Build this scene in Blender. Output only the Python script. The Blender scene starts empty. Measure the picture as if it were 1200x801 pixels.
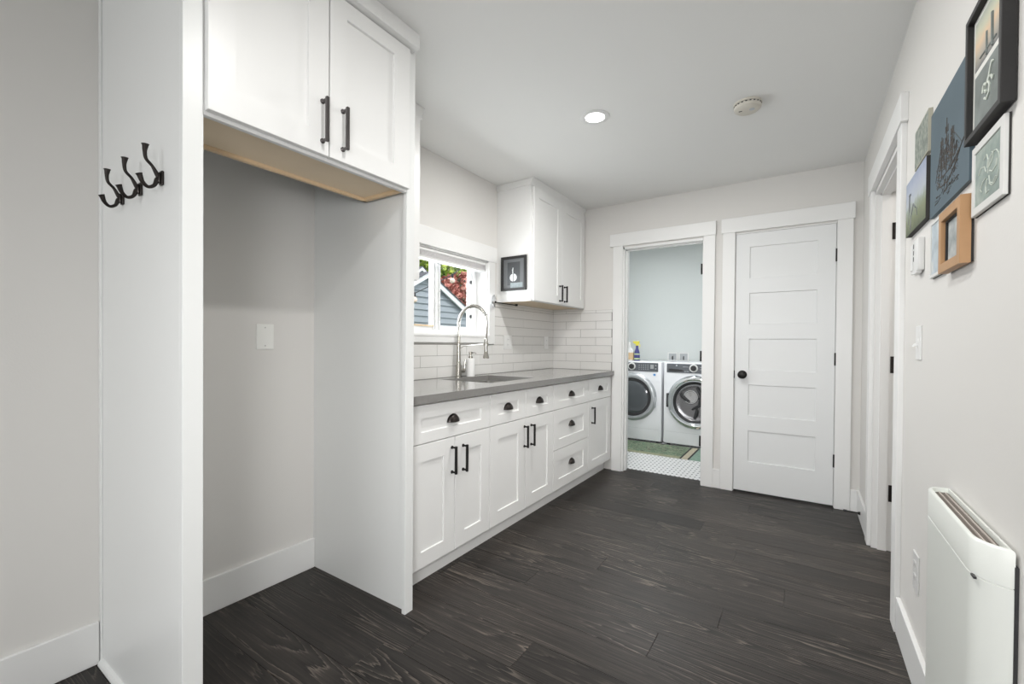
import bpy, bmesh, math, random
from mathutils import Vector, Matrix
random.seed(7)
PI = math.pi
sc = bpy.context.scene
COL = sc.collection

# ------------------------------------------------------------------ camera
F_PX, YAW, PITCH, ROLL, CXP, CYP = 511.1420, math.radians(33.18496), math.radians(-0.52433), math.radians(0.43524), 608.128, 407.719
cy_, sy_ = math.cos(YAW), math.sin(YAW)
FW = Vector((-sy_*math.cos(PITCH), cy_*math.cos(PITCH), math.sin(PITCH)))
RT0 = Vector((cy_, sy_, 0)); UP0 = RT0.cross(FW)
RT = RT0*math.cos(ROLL) + UP0*math.sin(ROLL); UP = RT.cross(FW)
cam = bpy.data.cameras.new('camera'); camo = bpy.data.objects.new('camera', cam); COL.objects.link(camo)
m = Matrix.Identity(4)
for i in range(3):
    m[i][0] = RT[i]; m[i][1] = UP[i]; m[i][2] = -FW[i]
m[0][3], m[1][3], m[2][3] = 0, 0, 1.15
camo.matrix_world = m
cam.sensor_width = 36; cam.lens = F_PX/1200*36
cam.shift_x = -(CXP-600)/1200; cam.shift_y = (CYP-400.5)/1200
cam.clip_start = 0.02; cam.clip_end = 200
sc.camera = camo

# ------------------------------------------------------------------ world, exposure, lights
sc.view_settings.view_transform = 'Standard'; sc.view_settings.look = 'None'
sc.view_settings.gamma = 1; sc.view_settings.use_curve_mapping = False
sc.view_settings.exposure = 0.03
w = bpy.data.worlds.new('sky'); sc.world = w; w.use_nodes = True
bg = w.node_tree.nodes['Background']; bg.inputs[0].default_value = (0.86, 0.93, 1.0, 1); bg.inputs[1].default_value = 1.7

def lamp(name, kind, loc, energy, color=(1, 1, 1), size=0.1, size_y=None, rot=(0, 0, 0), spread=None):
    l = bpy.data.lights.new(name, kind); l.energy = energy; l.color = color
    if kind == 'AREA':
        l.size = size
        if size_y: l.shape = 'RECTANGLE'; l.size_y = size_y
        else: l.shape = 'DISK'
        if spread: l.spread = spread
    elif kind == 'SUN': l.angle = size
    else: l.shadow_soft_size = size
    o = bpy.data.objects.new(name, l); COL.objects.link(o); o.location = loc; o.rotation_euler = rot
    return o
# the rear lamp is an added soft light; the wall behind it has no window
LW = {'rear': 44, 'fill': 11.5, 'kitchen': 17}
lamp('rear_fill_light', 'AREA', (-0.7, -3.25, 1.55), LW['rear'], (0.97, 0.985, 1.0), 2.2, 1.5, (PI/2, 0, 0))
lamp('low_fill_light', 'AREA', (0.2, -0.6, 1.35), LW['fill'], (1, 1, 1), 0.6, None, Vector((-0.50, 0.85, -0.28)).to_track_quat('-Z', 'Y').to_euler(), 1.75)  # unseen soft lamp added to lift the alcove and lower surfaces
lamp('kitchen_window_daylight', 'AREA', (-2.30, 2.30, 1.50), LW['kitchen'], (0.93, 0.97, 1.0), 0.8, 0.48, (PI/2, 0, -PI/2))
lamp('outdoor_sun', 'SUN', (-8, 2, 8), 1.6, (1, 0.97, 0.92), 0.05, None, (math.radians(20), math.radians(38), 0))
LIGHT_W = {'main': 20, 'near': 11, 'rear': 8, 'laundry': 20.0, 'side': 18}

# ------------------------------------------------------------------ materials
MATS = {}
def mat(name, color, rough=0.5, metal=0.0, spec=None, emit=None, emit_s=0, bump=None, var=None, coat=0, trans=0, ior=None):
    """bump=(scale, strength) noise bump; var=(scale, amount) colour variation of the thing itself"""
    mt = bpy.data.materials.new(name); mt.use_nodes = True; nt = mt.node_tree; b = nt.nodes['Principled BSDF']
    b.inputs['Base Color'].default_value = (*color, 1); b.inputs['Roughness'].default_value = rough
    b.inputs['Metallic'].default_value = metal
    if spec is not None: b.inputs['Specular IOR Level'].default_value = spec
    if coat: b.inputs['Coat Weight'].default_value = coat; b.inputs['Coat Roughness'].default_value = 0.08
    if trans: b.inputs['Transmission Weight'].default_value = trans
    if ior: b.inputs['IOR'].default_value = ior
    if emit: b.inputs['Emission Color'].default_value = (*emit, 1); b.inputs['Emission Strength'].default_value = emit_s
    tc = nt.nodes.new('ShaderNodeTexCoord')
    if var:
        n = nt.nodes.new('ShaderNodeTexNoise'); n.inputs['Scale'].default_value = var[0]; n.inputs['Detail'].default_value = 5
        nt.links.new(tc.outputs['Object'], n.inputs['Vector'])
        mx = nt.nodes.new('ShaderNodeMix'); mx.data_type = 'RGBA'
        a = var[1]
        mx.inputs[6].default_value = (*[c*(1-a) for c in color], 1); mx.inputs[7].default_value = (*[min(1, c*(1+a)) for c in color], 1)
        nt.links.new(n.outputs['Fac'], mx.inputs[0]); nt.links.new(mx.outputs[2], b.inputs['Base Color'])
    if bump:
        n = nt.nodes.new('ShaderNodeTexNoise'); n.inputs['Scale'].default_value = bump[0]; n.inputs['Detail'].default_value = 4
        nt.links.new(tc.outputs['Object'], n.inputs['Vector'])
        bp = nt.nodes.new('ShaderNodeBump'); bp.inputs['Strength'].default_value = bump[1]; bp.inputs['Distance'].default_value = 0.002
        nt.links.new(n.outputs['Fac'], bp.inputs['Height']); nt.links.new(bp.outputs['Normal'], b.inputs['Normal'])
    MATS[name] = mt
    return mt

M_wall = mat('wall_paint', (0.74, 0.725, 0.70), 0.75, bump=(180, 0.12), var=(1.5, 0.01))
M_ceil = mat('ceiling_paint', (0.86, 0.86, 0.845), 0.85, bump=(150, 0.12))
M_trim = mat('trim_paint', (0.84, 0.84, 0.83), 0.38, bump=(40, 0.05))
M_cab = mat('cabinet_paint', (0.82, 0.82, 0.81), 0.34, bump=(60, 0.04))
M_panel = mat('panel_paint', (0.79, 0.80, 0.79), 0.36, bump=(40, 0.06))
M_door = mat('door_paint', (0.79, 0.80, 0.80), 0.42, bump=(50, 0.06))
M_black = mat('black_metal', (0.018, 0.017, 0.016), 0.38, 0.6, bump=(300, 0.1))
M_bronze = mat('dark_bronze', (0.035, 0.03, 0.028), 0.32, 0.8, bump=(250, 0.1))
M_gun = mat('pewter_metal', (0.12, 0.11, 0.11), 0.32, 0.85, bump=(250, 0.08))
M_wood = mat('plywood', (0.82, 0.68, 0.50), 0.6, var=(6, 0.08))
M_woodedge = mat('raw_wood_strip', (0.74, 0.56, 0.36), 0.6, var=(9, 0.12))
M_counter = mat('quartz', (0.22, 0.215, 0.205), 0.13, var=(55, 0.10), coat=0.3)
M_tile = mat('white_glazed_tile', (0.76, 0.75, 0.73), 0.14, bump=(9, 0.25), coat=0.4)
M_grout = mat('grout', (0.30, 0.29, 0.275), 0.9, bump=(200, 0.2))
M_steel = mat('brushed_steel', (0.62, 0.61, 0.59), 0.28, 1.0, bump=(120, 0.05))
M_nickel = mat('brushed_nickel', (0.42, 0.40, 0.365), 0.24, 1.0, bump=(120, 0.05))
M_drum = mat('drum_steel', (0.30, 0.30, 0.31), 0.22, 1.0, bump=(120, 0.05))
M_chrome = mat('chrome', (0.75, 0.76, 0.78), 0.08, 1.0, bump=(30, 0.02))
M_white_pl = mat('white_plastic', (0.78, 0.78, 0.77), 0.3, bump=(60, 0.03))
M_wplate = mat('wall_plate_plastic', (0.86, 0.86, 0.83), 0.35, bump=(60, 0.03))
M_dark_pl = mat('dark_plastic', (0.03, 0.03, 0.032), 0.35, bump=(60, 0.03))
M_vinyl = mat('window_vinyl', (0.85, 0.86, 0.86), 0.35, bump=(40, 0.03))
M_blind = mat('blind_fabric', (0.74, 0.73, 0.73), 0.8, bump=(200, 0.2))
M_heater = mat('heater_enamel', (0.80, 0.82, 0.78), 0.4, bump=(300, 0.05))
M_appl = mat('appliance_enamel', (0.86, 0.87, 0.90), 0.22, bump=(40, 0.02), coat=0.3)
M_applpanel = mat('appliance_panel', (0.17, 0.18, 0.20), 0.25, 0.4, bump=(60, 0.02))
M_silver = mat('silver_plastic', (0.50, 0.52, 0.54), 0.28, 0.6, bump=(60, 0.02))
M_glassdark = mat('smoked_glass', (0.07, 0.08, 0.09), 0.07, 0.0, coat=1.0, bump=(6, 0.02))
M_rubber = mat('rubber', (0.03, 0.03, 0.032), 0.6, bump=(80, 0.05))
M_lens = mat('lamp_lens', (1, 1, 1), 0.4, emit=(1.0, 0.99, 0.97), emit_s=9.0)
M_smoke = mat('aged_white_plastic', (0.66, 0.63, 0.56), 0.5, bump=(60, 0.05))
M_oak = mat('oak', (0.46, 0.26, 0.12), 0.5, var=(14, 0.15))
M_bframe = mat('black_frame_wood', (0.012, 0.011, 0.011), 0.55, bump=(200, 0.1))
M_wframe = mat('white_frame_wood', (0.72, 0.72, 0.70), 0.45, bump=(100, 0.05))
M_mount = mat('picture_mount', (0.74, 0.74, 0.70), 0.8, bump=(300, 0.1))
M_canvasedge = mat('dark_canvas_edge', (0.03, 0.027, 0.025), 0.7, bump=(300, 0.2))
M_lightplywood = mat('print_panel_edge', (0.45, 0.44, 0.36), 0.6, var=(20, 0.1))
M_yellow = mat('yellow_plastic', (0.80, 0.72, 0.10), 0.35, bump=(60, 0.03))
M_indigo = mat('indigo_plastic', (0.06, 0.06, 0.22), 0.3, bump=(60, 0.03))
M_tan = mat('tan_label', (0.62, 0.44, 0.26), 0.6, var=(40, 0.12))
M_greenlbl = mat('green_label', (0.50, 0.60, 0.32), 0.6, var=(60, 0.3))
M_blue = mat('blue_sticker', (0.10, 0.28, 0.60), 0.5, var=(200, 0.3))
M_taupe = mat('taupe_mesh', (0.16, 0.135, 0.115), 0.6, bump=(400, 0.4))
M_rib = mat('grille_rib', (0.62, 0.56, 0.52), 0.4, bump=(60, 0.03))
M_bulb = mat('bulb_glass', (0.90, 0.72, 0.62), 0.2, bump=(20, 0.02))
M_grass = mat('lawn', (0.12, 0.20, 0.05), 0.9, var=(4, 0.4))
M_roof = mat('roof_shingle', (0.10, 0.10, 0.11), 0.9, var=(20, 0.3))
M_bark = mat('bark', (0.12, 0.08, 0.05), 0.9, var=(15, 0.3))
M_laundrywall = mat('laundry_paint', (0.64, 0.67, 0.66), 0.75, bump=(180, 0.1))

def nodes(name, rough=0.5):
    mt = bpy.data.materials.new(name); mt.use_nodes = True; nt = mt.node_tree
    b = nt.nodes['Principled BSDF']; b.inputs['Roughness'].default_value = rough
    def N(t, **kw):
        n = nt.nodes.new(t)
        for k, v in kw.items():
            if isinstance(k, str) and k.startswith('_'): n.inputs[k[1:].replace('_', ' ')].default_value = v
            else: setattr(n, k, v)
        return n
    return mt, nt, b, N
def ramp(nt, stops):
    r = nt.nodes.new('ShaderNodeValToRGB'); e = r.color_ramp.elements
    while len(e) > 1: e.remove(e[-1])
    e[0].position = stops[0][0]; e[0].color = (*stops[0][1], 1)
    for p_, c in stops[1:]:
        x = e.new(p_); x.color = (*c, 1)
    return r

# dark oak planks: grain runs along X, each plank shifted by its own random attribute
def floor_mat():
    mt, nt, b, N = nodes('dark_oak_planks', 0.36); L = nt.links.new; b.inputs['Specular IOR Level'].default_value = 0.32
    at = N('ShaderNodeAttribute', attribute_name='rnd'); tc = N('ShaderNodeTexCoord')
    off = N('ShaderNodeVectorMath', operation='SCALE'); off.inputs[0].default_value = (17.0, 9.0, 5.0); L(at.outputs['Fac'], off.inputs['Scale'])
    add = N('ShaderNodeVectorMath', operation='ADD'); L(tc.outputs['Object'], add.inputs[0]); L(off.outputs[0], add.inputs[1])
    # large warping field -> cathedral grain
    mp = N('ShaderNodeMapping'); mp.inputs['Scale'].default_value = (0.34, 4.6, 1); L(add.outputs[0], mp.inputs['Vector'])
    nz = N('ShaderNodeTexNoise'); nz.inputs['Scale'].default_value = 1.3; nz.inputs['Detail'].default_value = 1.5; nz.inputs['Roughness'].default_value = 0.45; L(mp.outputs[0], nz.inputs['Vector'])
    mul = N('ShaderNodeMath', operation='MULTIPLY'); mul.inputs[1].default_value = 30.0; L(nz.outputs['Fac'], mul.inputs[0])
    mp3 = N('ShaderNodeMapping'); mp3.inputs['Scale'].default_value = (6, 120, 1); L(add.outputs[0], mp3.inputs['Vector'])
    nf = N('ShaderNodeTexNoise'); nf.inputs['Scale'].default_value = 1.0; nf.inputs['Detail'].default_value = 3; L(mp3.outputs[0], nf.inputs['Vector'])
    mf = N('ShaderNodeMath', operation='MULTIPLY_ADD'); mf.inputs[1].default_value = 1.1; L(nf.outputs['Fac'], mf.inputs[0]); L(mul.outputs[0], mf.inputs[2])
    fr = N('ShaderNodeMath', operation='FRACT'); L(mf.outputs[0], fr.inputs[0])
    r1 = ramp(nt, [(0.0, (0.2,)*3), (0.25, (0.45,)*3), (0.75, (0.62,)*3), (0.93, (0.95,)*3), (1.0, (0.2,)*3)]); L(fr.outputs[0], r1.inputs[0])
    # fine streaks
    mp2 = N('ShaderNodeMapping'); mp2.inputs['Scale'].default_value = (1.3, 62, 1); L(add.outputs[0], mp2.inputs['Vector'])
    n2 = N('ShaderNodeTexNoise'); n2.inputs['Scale'].default_value = 1.6; n2.inputs['Detail'].default_value = 6; n2.inputs['Roughness'].default_value = 0.7; L(mp2.outputs[0], n2.inputs['Vector'])
    # strength of the cathedral pattern varies
    n3 = N('ShaderNodeTexNoise'); n3.inputs['Scale'].default_value = 1.6; n3.inputs['Detail'].default_value = 1; L(add.outputs[0], n3.inputs['Vector'])
    mr = N('ShaderNodeMapRange'); mr.inputs[1].default_value = 0.35; mr.inputs[2].default_value = 0.65; mr.inputs[3].default_value = 0.18; mr.inputs[4].default_value = 0.80; L(n3.outputs['Fac'], mr.inputs[0])
    mx = N('ShaderNodeMix', data_type='FLOAT'); L(mr.outputs[0], mx.inputs[0]); L(n2.outputs['Fac'], mx.inputs[2]); L(r1.outputs[0], mx.inputs[3])
    rc = ramp(nt, [(0.25, (0.008, 0.0065, 0.0058)), (0.46, (0.021, 0.0180, 0.016)), (0.60, (0.037, 0.031, 0.027)), (0.84, (0.150, 0.125, 0.104))]); L(mx.outputs[0], rc.inputs[0])
    wn = N('ShaderNodeTexWhiteNoise', noise_dimensions='1D'); L(at.outputs['Fac'], wn.inputs['W'])
    hv = N('ShaderNodeHueSaturation'); m2 = N('ShaderNodeMath', operation='MULTIPLY_ADD'); m2.inputs[1].default_value = 0.65; m2.inputs[2].default_value = 0.70
    L(wn.outputs['Value'], m2.inputs[0]); L(m2.outputs[0], hv.inputs['Value']); L(rc.outputs[0], hv.inputs['Color']); L(hv.outputs[0], b.inputs['Base Color'])
    bp = N('ShaderNodeBump'); bp.inputs['Strength'].default_value = 0.35; bp.inputs['Distance'].default_value = 0.002; L(mx.outputs[0], bp.inputs['Height']); L(bp.outputs[0], b.inputs['Normal'])
    rr = N('ShaderNodeMapRange'); rr.inputs[3].default_value = 0.36; rr.inputs[4].default_value = 0.50; L(n2.outputs['Fac'], rr.inputs[0]); L(rr.outputs[0], b.inputs['Roughness'])
    return mt
M_floor = floor_mat()

def mosaic_mat():
    mt, nt, b, N = nodes('mosaic_tile', 0.3); L = nt.links.new
    tc = N('ShaderNodeTexCoord'); mp = N('ShaderNodeMapping'); mp.inputs['Scale'].default_value = (26, 15, 19); L(tc.outputs['Object'], mp.inputs['Vector'])
    fr = N('ShaderNodeVectorMath', operation='FRACTION'); L(mp.outputs[0], fr.inputs[0])
    sb = N('ShaderNodeVectorMath', operation='SUBTRACT'); sb.inputs[1].default_value = (0.5, 0.5, 0.5); L(fr.outputs[0], sb.inputs[0])
    ab = N('ShaderNodeVectorMath', operation='ABSOLUTE'); L(sb.outputs[0], ab.inputs[0])
    sp = N('ShaderNodeSeparateXYZ'); L(ab.outputs[0], sp.inputs[0])
    mxm = N('ShaderNodeMath', operation='MAXIMUM'); L(sp.outputs[0], mxm.inputs[0]); L(sp.outputs[1], mxm.inputs[1])
    dot = N('ShaderNodeMath', operation='LESS_THAN'); dot.inputs[1].default_value = 0.20; L(mxm.outputs[0], dot.inputs[0])
    ln = N('ShaderNodeMath', operation='GREATER_THAN'); ln.inputs[1].default_value = 0.465; L(mxm.outputs[0], ln.inputs[0])
    m1 = N('ShaderNodeMix', data_type='RGBA'); m1.inputs[6].default_value = (0.80, 0.80, 0.80, 1); m1.inputs[7].default_value = (0.66, 0.66, 0.66, 1); L(ln.outputs[0], m1.inputs[0])
    m2 = N('ShaderNodeMix', data_type='RGBA'); m2.inputs[7].default_value = (0.16, 0.17, 0.18, 1); L(m1.outputs[2], m2.inputs[6]); L(dot.outputs[0], m2.inputs[0])
    L(m2.outputs[2], b.inputs['Base Color'])
    return mt
M_mosaic = mosaic_mat()

def speckle(name, cols, scale=8, detail=3, rough=0.6, mapping=(1, 1, 1), dist=0.0, bump=0.0):
    """noise through a colour ramp of several colours"""
    mt, nt, b, N = nodes(name, rough); L = nt.links.new
    tc = N('ShaderNodeTexCoord'); mp = N('ShaderNodeMapping'); mp.inputs['Scale'].default_value = mapping; L(tc.outputs['Object'], mp.inputs['Vector'])
    n = N('ShaderNodeTexNoise'); n.inputs['Scale'].default_value = scale; n.inputs['Detail'].default_value = detail; n.inputs['Distortion'].default_value = dist
    L(mp.outputs[0], n.inputs['Vector']); r = ramp(nt, cols); L(n.outputs['Fac'], r.inputs[0]); L(r.outputs[0], b.inputs['Base Color'])
    return mt
def grad_z(name, z0, z1, cols, nscale=30, namp=0.15, rough=0.6):
    """a painted picture whose colours go by height, with brushy noise"""
    mt, nt, b, N = nodes(name, rough); L = nt.links.new
    tc = N('ShaderNodeTexCoord'); sp = N('ShaderNodeSeparateXYZ'); L(tc.outputs['Object'], sp.inputs[0])
    mr = N('ShaderNodeMapRange'); mr.inputs[1].default_value = z0; mr.inputs[2].default_value = z1; L(sp.outputs[2], mr.inputs[0])
    n = N('ShaderNodeTexNoise'); n.inputs['Scale'].default_value = nscale; n.inputs['Detail'].default_value = 4; L(tc.outputs['Object'], n.inputs['Vector'])
    ma = N('ShaderNodeMath', operation='MULTIPLY_ADD'); ma.inputs[1].default_value = namp*2; ma.inputs[2].default_value = -namp; L(n.outputs['Fac'], ma.inputs[0])
    ad = N('ShaderNodeMath', operation='ADD'); L(ma.outputs[0], ad.inputs[0]); L(mr.outputs[0], ad.inputs[1])
    r = ramp(nt, cols); L(ad.outputs[0], r.inputs[0]); L(r.outputs[0], b.inputs['Base Color'])
    return mt
M_siding = mat('grey_siding', (0.33, 0.36, 0.385), 0.8, var=(3, 0.06))
M_greenleaf = speckle('green_leaves', [(0.36, (0.04, 0.09, 0.01)), (0.5, (0.30, 0.42, 0.05)), (0.62, (0.62, 0.70, 0.14))], 3)
M_redleaf = speckle('red_leaves', [(0.36, (0.05, 0.05, 0.02)), (0.47, (0.30, 0.07, 0.05)), (0.56, (0.55, 0.20, 0.15)), (0.66, (0.75, 0.42, 0.34))], 4)
M_greyglass, _nt, _b, _N = nodes('picture_glass', 0.03)

def glass_mat():
    mt, nt, b, N = nodes('window_glass', 0.0)
    nt.nodes.remove(b); out = nt.nodes['Material Output']
    t = N('ShaderNodeBsdfTransparent'); g = N('ShaderNodeBsdfGlossy'); g.inputs['Roughness'].default_value = 0.0
    mx = N('ShaderNodeMixShader'); fz = N('ShaderNodeFresnel'); fz.inputs['IOR'].default_value = 1.10
    nt.links.new(fz.outputs[0], mx.inputs[0]); nt.links.new(t.outputs[0], mx.inputs[1]); nt.links.new(g.outputs[0], mx.inputs[2]); nt.links.new(mx.outputs[0], out.inputs[0])
    return mt
M_glass = glass_mat()

def mat_mat():
    mt, nt, b, N = nodes('woven_mat', 0.85); L = nt.links.new
    tc = N('ShaderNodeTexCoord')
    mp = N('ShaderNodeMapping'); mp.inputs['Scale'].default_value = (9, 16, 1); L(tc.outputs['Object'], mp.inputs['Vector'])
    n = N('ShaderNodeTexNoise'); n.inputs['Scale'].default_value = 1.4; n.inputs['Detail'].default_value = 2; n.inputs['Distortion'].default_value = 1.5; L(mp.outputs[0], n.inputs['Vector'])
    r = ramp(nt, [(0.0, (0.03, 0.035, 0.03)), (0.40, (0.03, 0.035, 0.028)), (0.415, (0.52, 0.50, 0.36)), (0.45, (0.10, 0.16, 0.10)), (0.58, (0.13, 0.20, 0.13)), (0.60, (0.46, 0.45, 0.32)), (0.64, (0.15, 0.22, 0.15))])
    L(n.outputs['Fac'], r.inputs[0]); L(r.outputs[0], b.inputs['Base Color'])
    return mt
M_mat = mat_mat()
M_matgreen = speckle('mat_green_border', [(0.3, (0.18, 0.28, 0.22)), (0.7, (0.27, 0.38, 0.31))], 60, rough=0.85)
M_matolive = speckle('mat_olive_border', [(0.3, (0.22, 0.24, 0.15)), (0.7, (0.36, 0.36, 0.24))], 60, rough=0.85)
M_matbeige = speckle('mat_beige_band', [(0.3, (0.42, 0.38, 0.28)), (0.7, (0.56, 0.50, 0.38))], 60, rough=0.85)
M_matblack = mat('mat_black_line', (0.02, 0.02, 0.02), 0.85, bump=(300, 0.2))

# ------------------------------------------------------------------ mesh helpers
class MB:
    def __init__(s): s.bm = bmesh.new()
    def box(s, x0, x1, y0, y1, z0, z1, bev=0.0, seg=1):
        x0, x1 = sorted((x0, x1)); y0, y1 = sorted((y0, y1)); z0, z1 = sorted((z0, z1))
        r = bmesh.ops.create_cube(s.bm, size=1)
        for v in r['verts']: v.co = Vector(((x0+x1)/2+v.co.x*(x1-x0), (y0+y1)/2+v.co.y*(y1-y0), (z0+z1)/2+v.co.z*(z1-z0)))
        if bev > 0:
            es = {e for v in r['verts'] for e in v.link_edges}
            bmesh.ops.bevel(s.bm, geom=list(es), offset=bev, segments=seg, affect='EDGES', profile=0.5)
        return s
    def face(s, pts):
        s.bm.faces.new([s.bm.verts.new(p) for p in pts]); return s
    def loft(s, loops, cap0=True, cap1=True, closed=True):
        vs = [[s.bm.verts.new(p) for p in lp] for lp in loops]
        n = len(vs[0])
        for a, b in zip(vs, vs[1:]):
            for i in range(n if closed else n-1):
                j = (i+1) % n
                try: s.bm.faces.new((a[i], a[j], b[j], b[i]))
                except ValueError: pass
        if cap0: s.bm.faces.new(vs[0])
        if cap1: s.bm.faces.new(list(reversed(vs[-1])))
        return s
    def tube(s, pts, r, seg=12, cap=True):
        pts = [Vector(p) for p in pts]; rs = r if isinstance(r, (list, tuple)) else [r]*len(pts)
        loops = []; up = None
        for i, p in enumerate(pts):
            t = (pts[min(i+1, len(pts)-1)]-pts[max(i-1, 0)]).normalized()
            if up is None:
                a = Vector((0, 0, 1)) if abs(t.z) < 0.9 else Vector((1, 0, 0)); up = (a-t*a.dot(t)).normalized()
            else: up = (up-t*up.dot(t)).normalized()
            sd = t.cross(up)
            loops.append([p+(up*math.cos(2*PI*k/seg)+sd*math.sin(2*PI*k/seg))*rs[i] for k in range(seg)])
        return s.loft(loops, cap, cap)
    def lathe(s, c, axis, prof, seg=32, cap0=True, cap1=True):
        """prof: list of (distance along axis, radius)"""
        ax = Vector(axis).normalized(); a = Vector((0, 0, 1)) if abs(ax.z) < 0.9 else Vector((1, 0, 0))
        u = (a-ax*a.dot(ax)).normalized(); v = ax.cross(u); c = Vector(c)
        loops = [[c+ax*d+(u*math.cos(2*PI*k/seg)+v*math.sin(2*PI*k/seg))*max(rr, 1e-4) for k in range(seg)] for d, rr in prof]
        return s.loft(loops, cap0, cap1)
    def prism(s, poly, f0, f1):
        """poly of 2-D points, f0/f1 map them to 3-D"""
        return s.loft([[f0(*q) for q in poly], [f1(*q) for q in poly]])
    def build(s, name, m_, parent=None, smooth=30, kind=None, mod=None):
        bmesh.ops.recalc_face_normals(s.bm, faces=s.bm.faces[:])
        me = bpy.data.meshes.new(name)
        off = Vector((0, 0, 0)); q = parent
        while q is not None: off += q.location; q = q.parent
        o = bpy.data.objects.new(name, me)
        if parent is None:
            vs = [v.co for v in s.bm.verts]
            cx = (min(v.x for v in vs)+max(v.x for v in vs))/2; cy = (min(v.y for v in vs)+max(v.y for v in vs))/2; cz = min(v.z for v in vs)
            if kind != 'structure': off = Vector((cx, cy, cz)); o.location = off
        s.bm.transform(Matrix.Translation(-off)); s.bm.to_mesh(me); s.bm.free()
        if smooth: me.shade_smooth(); me.set_sharp_from_angle(angle=math.radians(smooth))
        me.materials.append(m_); COL.objects.link(o)
        if parent is not None: o.parent = parent
        if kind: o['kind'] = kind
        return o

def tag(o, label, cat, group=None, kind=None):
    if label: o['label'] = label
    if cat: o['category'] = cat
    if group: o['group'] = group
    if kind: o['kind'] = kind
    return o
def thing(name, label, cat, loc, group=None):
    o = bpy.data.objects.new(name, None); COL.objects.link(o); o.location = loc; o.empty_display_size = 0.05
    return tag(o, label, cat, group)
def struct(name, mb, m_, parent=None): return mb.build(name, m_, parent, kind='structure' if parent is None else None)

def panelled(mb, P, u0, u1, v0, v1, panels, t=0.02, rec=0.008, ch=0.0015, slope=0.002):
    """A slab with recessed flat panels. P(u, v, d): d grows outward from the front face. panels share one u range, stacked in v."""
    R = lambda a0, b0, a1, b1, d: [P(a0, b0, d), P(a1, b0, d), P(a1, b1, d), P(a0, b1, d)]
    ps = sorted(panels, key=lambda x: x[2]); pu0, pu1 = ps[0][0], ps[0][1]
    U = [u0, pu0, pu1, u1]; V = [v0]+[z for p_ in ps for z in (p_[2], p_[3])]+[v1]
    def per(e_, d):
        uu = [u0+e_, pu0, pu1, u1-e_]; vv = [v0+e_]+V[1:-1]+[v1-e_]
        return [P(a, vv[0], d) for a in uu[:-1]]+[P(uu[-1], a, d) for a in vv[:-1]]+[P(a, vv[-1], d) for a in uu[:0:-1]]+[P(uu[0], a, d) for a in vv[:0:-1]]
    mb.loft([per(0, -t), per(0, -ch), per(ch, 0)], True, False)
    uu = [u0+ch, pu0, pu1, u1-ch]; vv = [v0+ch]+V[1:-1]+[v1-ch]
    for i in range(3):
        for j in range(len(vv)-1):
            if i == 1 and j % 2 == 1:
                a0, b0, a1, b1 = uu[1], vv[j], uu[2], vv[j+1]
                mb.loft([R(a0, b0, a1, b1, 0), R(a0+slope, b0+slope, a1-slope, b1-slope, -rec)], False, True)
            else: mb.face(R(uu[i], vv[j], uu[i+1], vv[j+1], 0))
    bmesh.ops.remove_doubles(mb.bm, verts=mb.bm.verts[:], dist=1e-5)
    return mb

# ------------------------------------------------------------------ key dimensions (metres)
XL, XR, YW, ZC = -2.105, 0.334, 3.835, 2.435
YW2 = 3.955                      # laundry side of the far wall
WT = 0.12

# ------------------------------------------------------------------ floor, ceiling, walls
def planks():
    bm = bmesh.new(); lay = bm.faces.layers.float.new('rnd')
    w_ = 0.1615; y0 = 1.2765
    known = {0: -0.863, 2: -0.475, 3: -1.115, 4: -0.283, 5: -0.877, 6: -0.063, 7: -0.686, 8: -0.303, 1: -1.75}
    k0 = math.floor((-3.2-y0)/w_); k1 = math.ceil((YW2-y0)/w_)
    for k in range(k0, k1+1):
        a = max(y0+k*w_, -3.32); b = min(y0+(k+1)*w_, YW2)
        if b-a < 0.005: continue
        rr = random.Random(k*13+5)
        x = known.get(k, rr.uniform(-1.6, 0)); xs = [x]
        while xs[0] > -2.3: xs.insert(0, xs[0]-rr.uniform(0.95, 1.75))
        while xs[-1] < 2.8: xs.append(xs[-1]+rr.uniform(1.25, 1.9))
        for p, q in zip(xs, xs[1:]):
            p = max(p, -2.25); q = min(q, 2.72)
            if q-p < 0.01: continue
            g = 0.0005; c = 0.0013
            o = [(p+g, a+g), (q-g, a+g), (q-g, b-g), (p+g, b-g)]
            i = [(p+g+c, a+g+c), (q-g-c, a+g+c), (q-g-c, b-g-c), (p+g+c, b-g-c)]
            vo = [bm.verts.new((X, Y, -0.0008)) for X, Y in o]; vi = [bm.verts.new((X, Y, 0)) for X, Y in i]
            vb = [bm.verts.new((X, Y, -0.012)) for X, Y in o]
            fs = [bm.faces.new(vi)]
            for n in range(4):
                fs.append(bm.faces.new((vo[n], vo[(n+1) % 4], vi[(n+1) % 4], vi[n]))); fs.append(bm.faces.new((vb[n], vb[(n+1) % 4], vo[(n+1) % 4], vo[n])))
            r_ = rr.random()
            for f in fs: f[lay] = r_
    f = bm.faces.new([bm.verts.new(q) for q in [(-2.25, -3.32, -0.012), (2.72, -3.32, -0.012), (2.72, YW2, -0.012), (-2.25, YW2, -0.012)]])
    f2 = bmesh.ops.extrude_face_region(bm, geom=[f]);
    for v in [e for e in f2['geom'] if isinstance(e, bmesh.types.BMVert)]: v.co.z = -0.12
    bmesh.ops.recalc_face_normals(bm, faces=bm.faces[:])
    me = bpy.data.meshes.new('floor'); bm.to_mesh(me); bm.free(); me.materials.append(M_floor)
    o = bpy.data.objects.new('floor', me); COL.objects.link(o); o['kind'] = 'structure'
planks()
struct('floor_laundry', MB().box(-2.35, -0.46, YW2, 5.97, -0.12, -0.001), M_mosaic)
struct('ceiling', MB().box(-2.35, 2.84, -3.44, 5.97, ZC, ZC+0.15), M_ceil)

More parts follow.
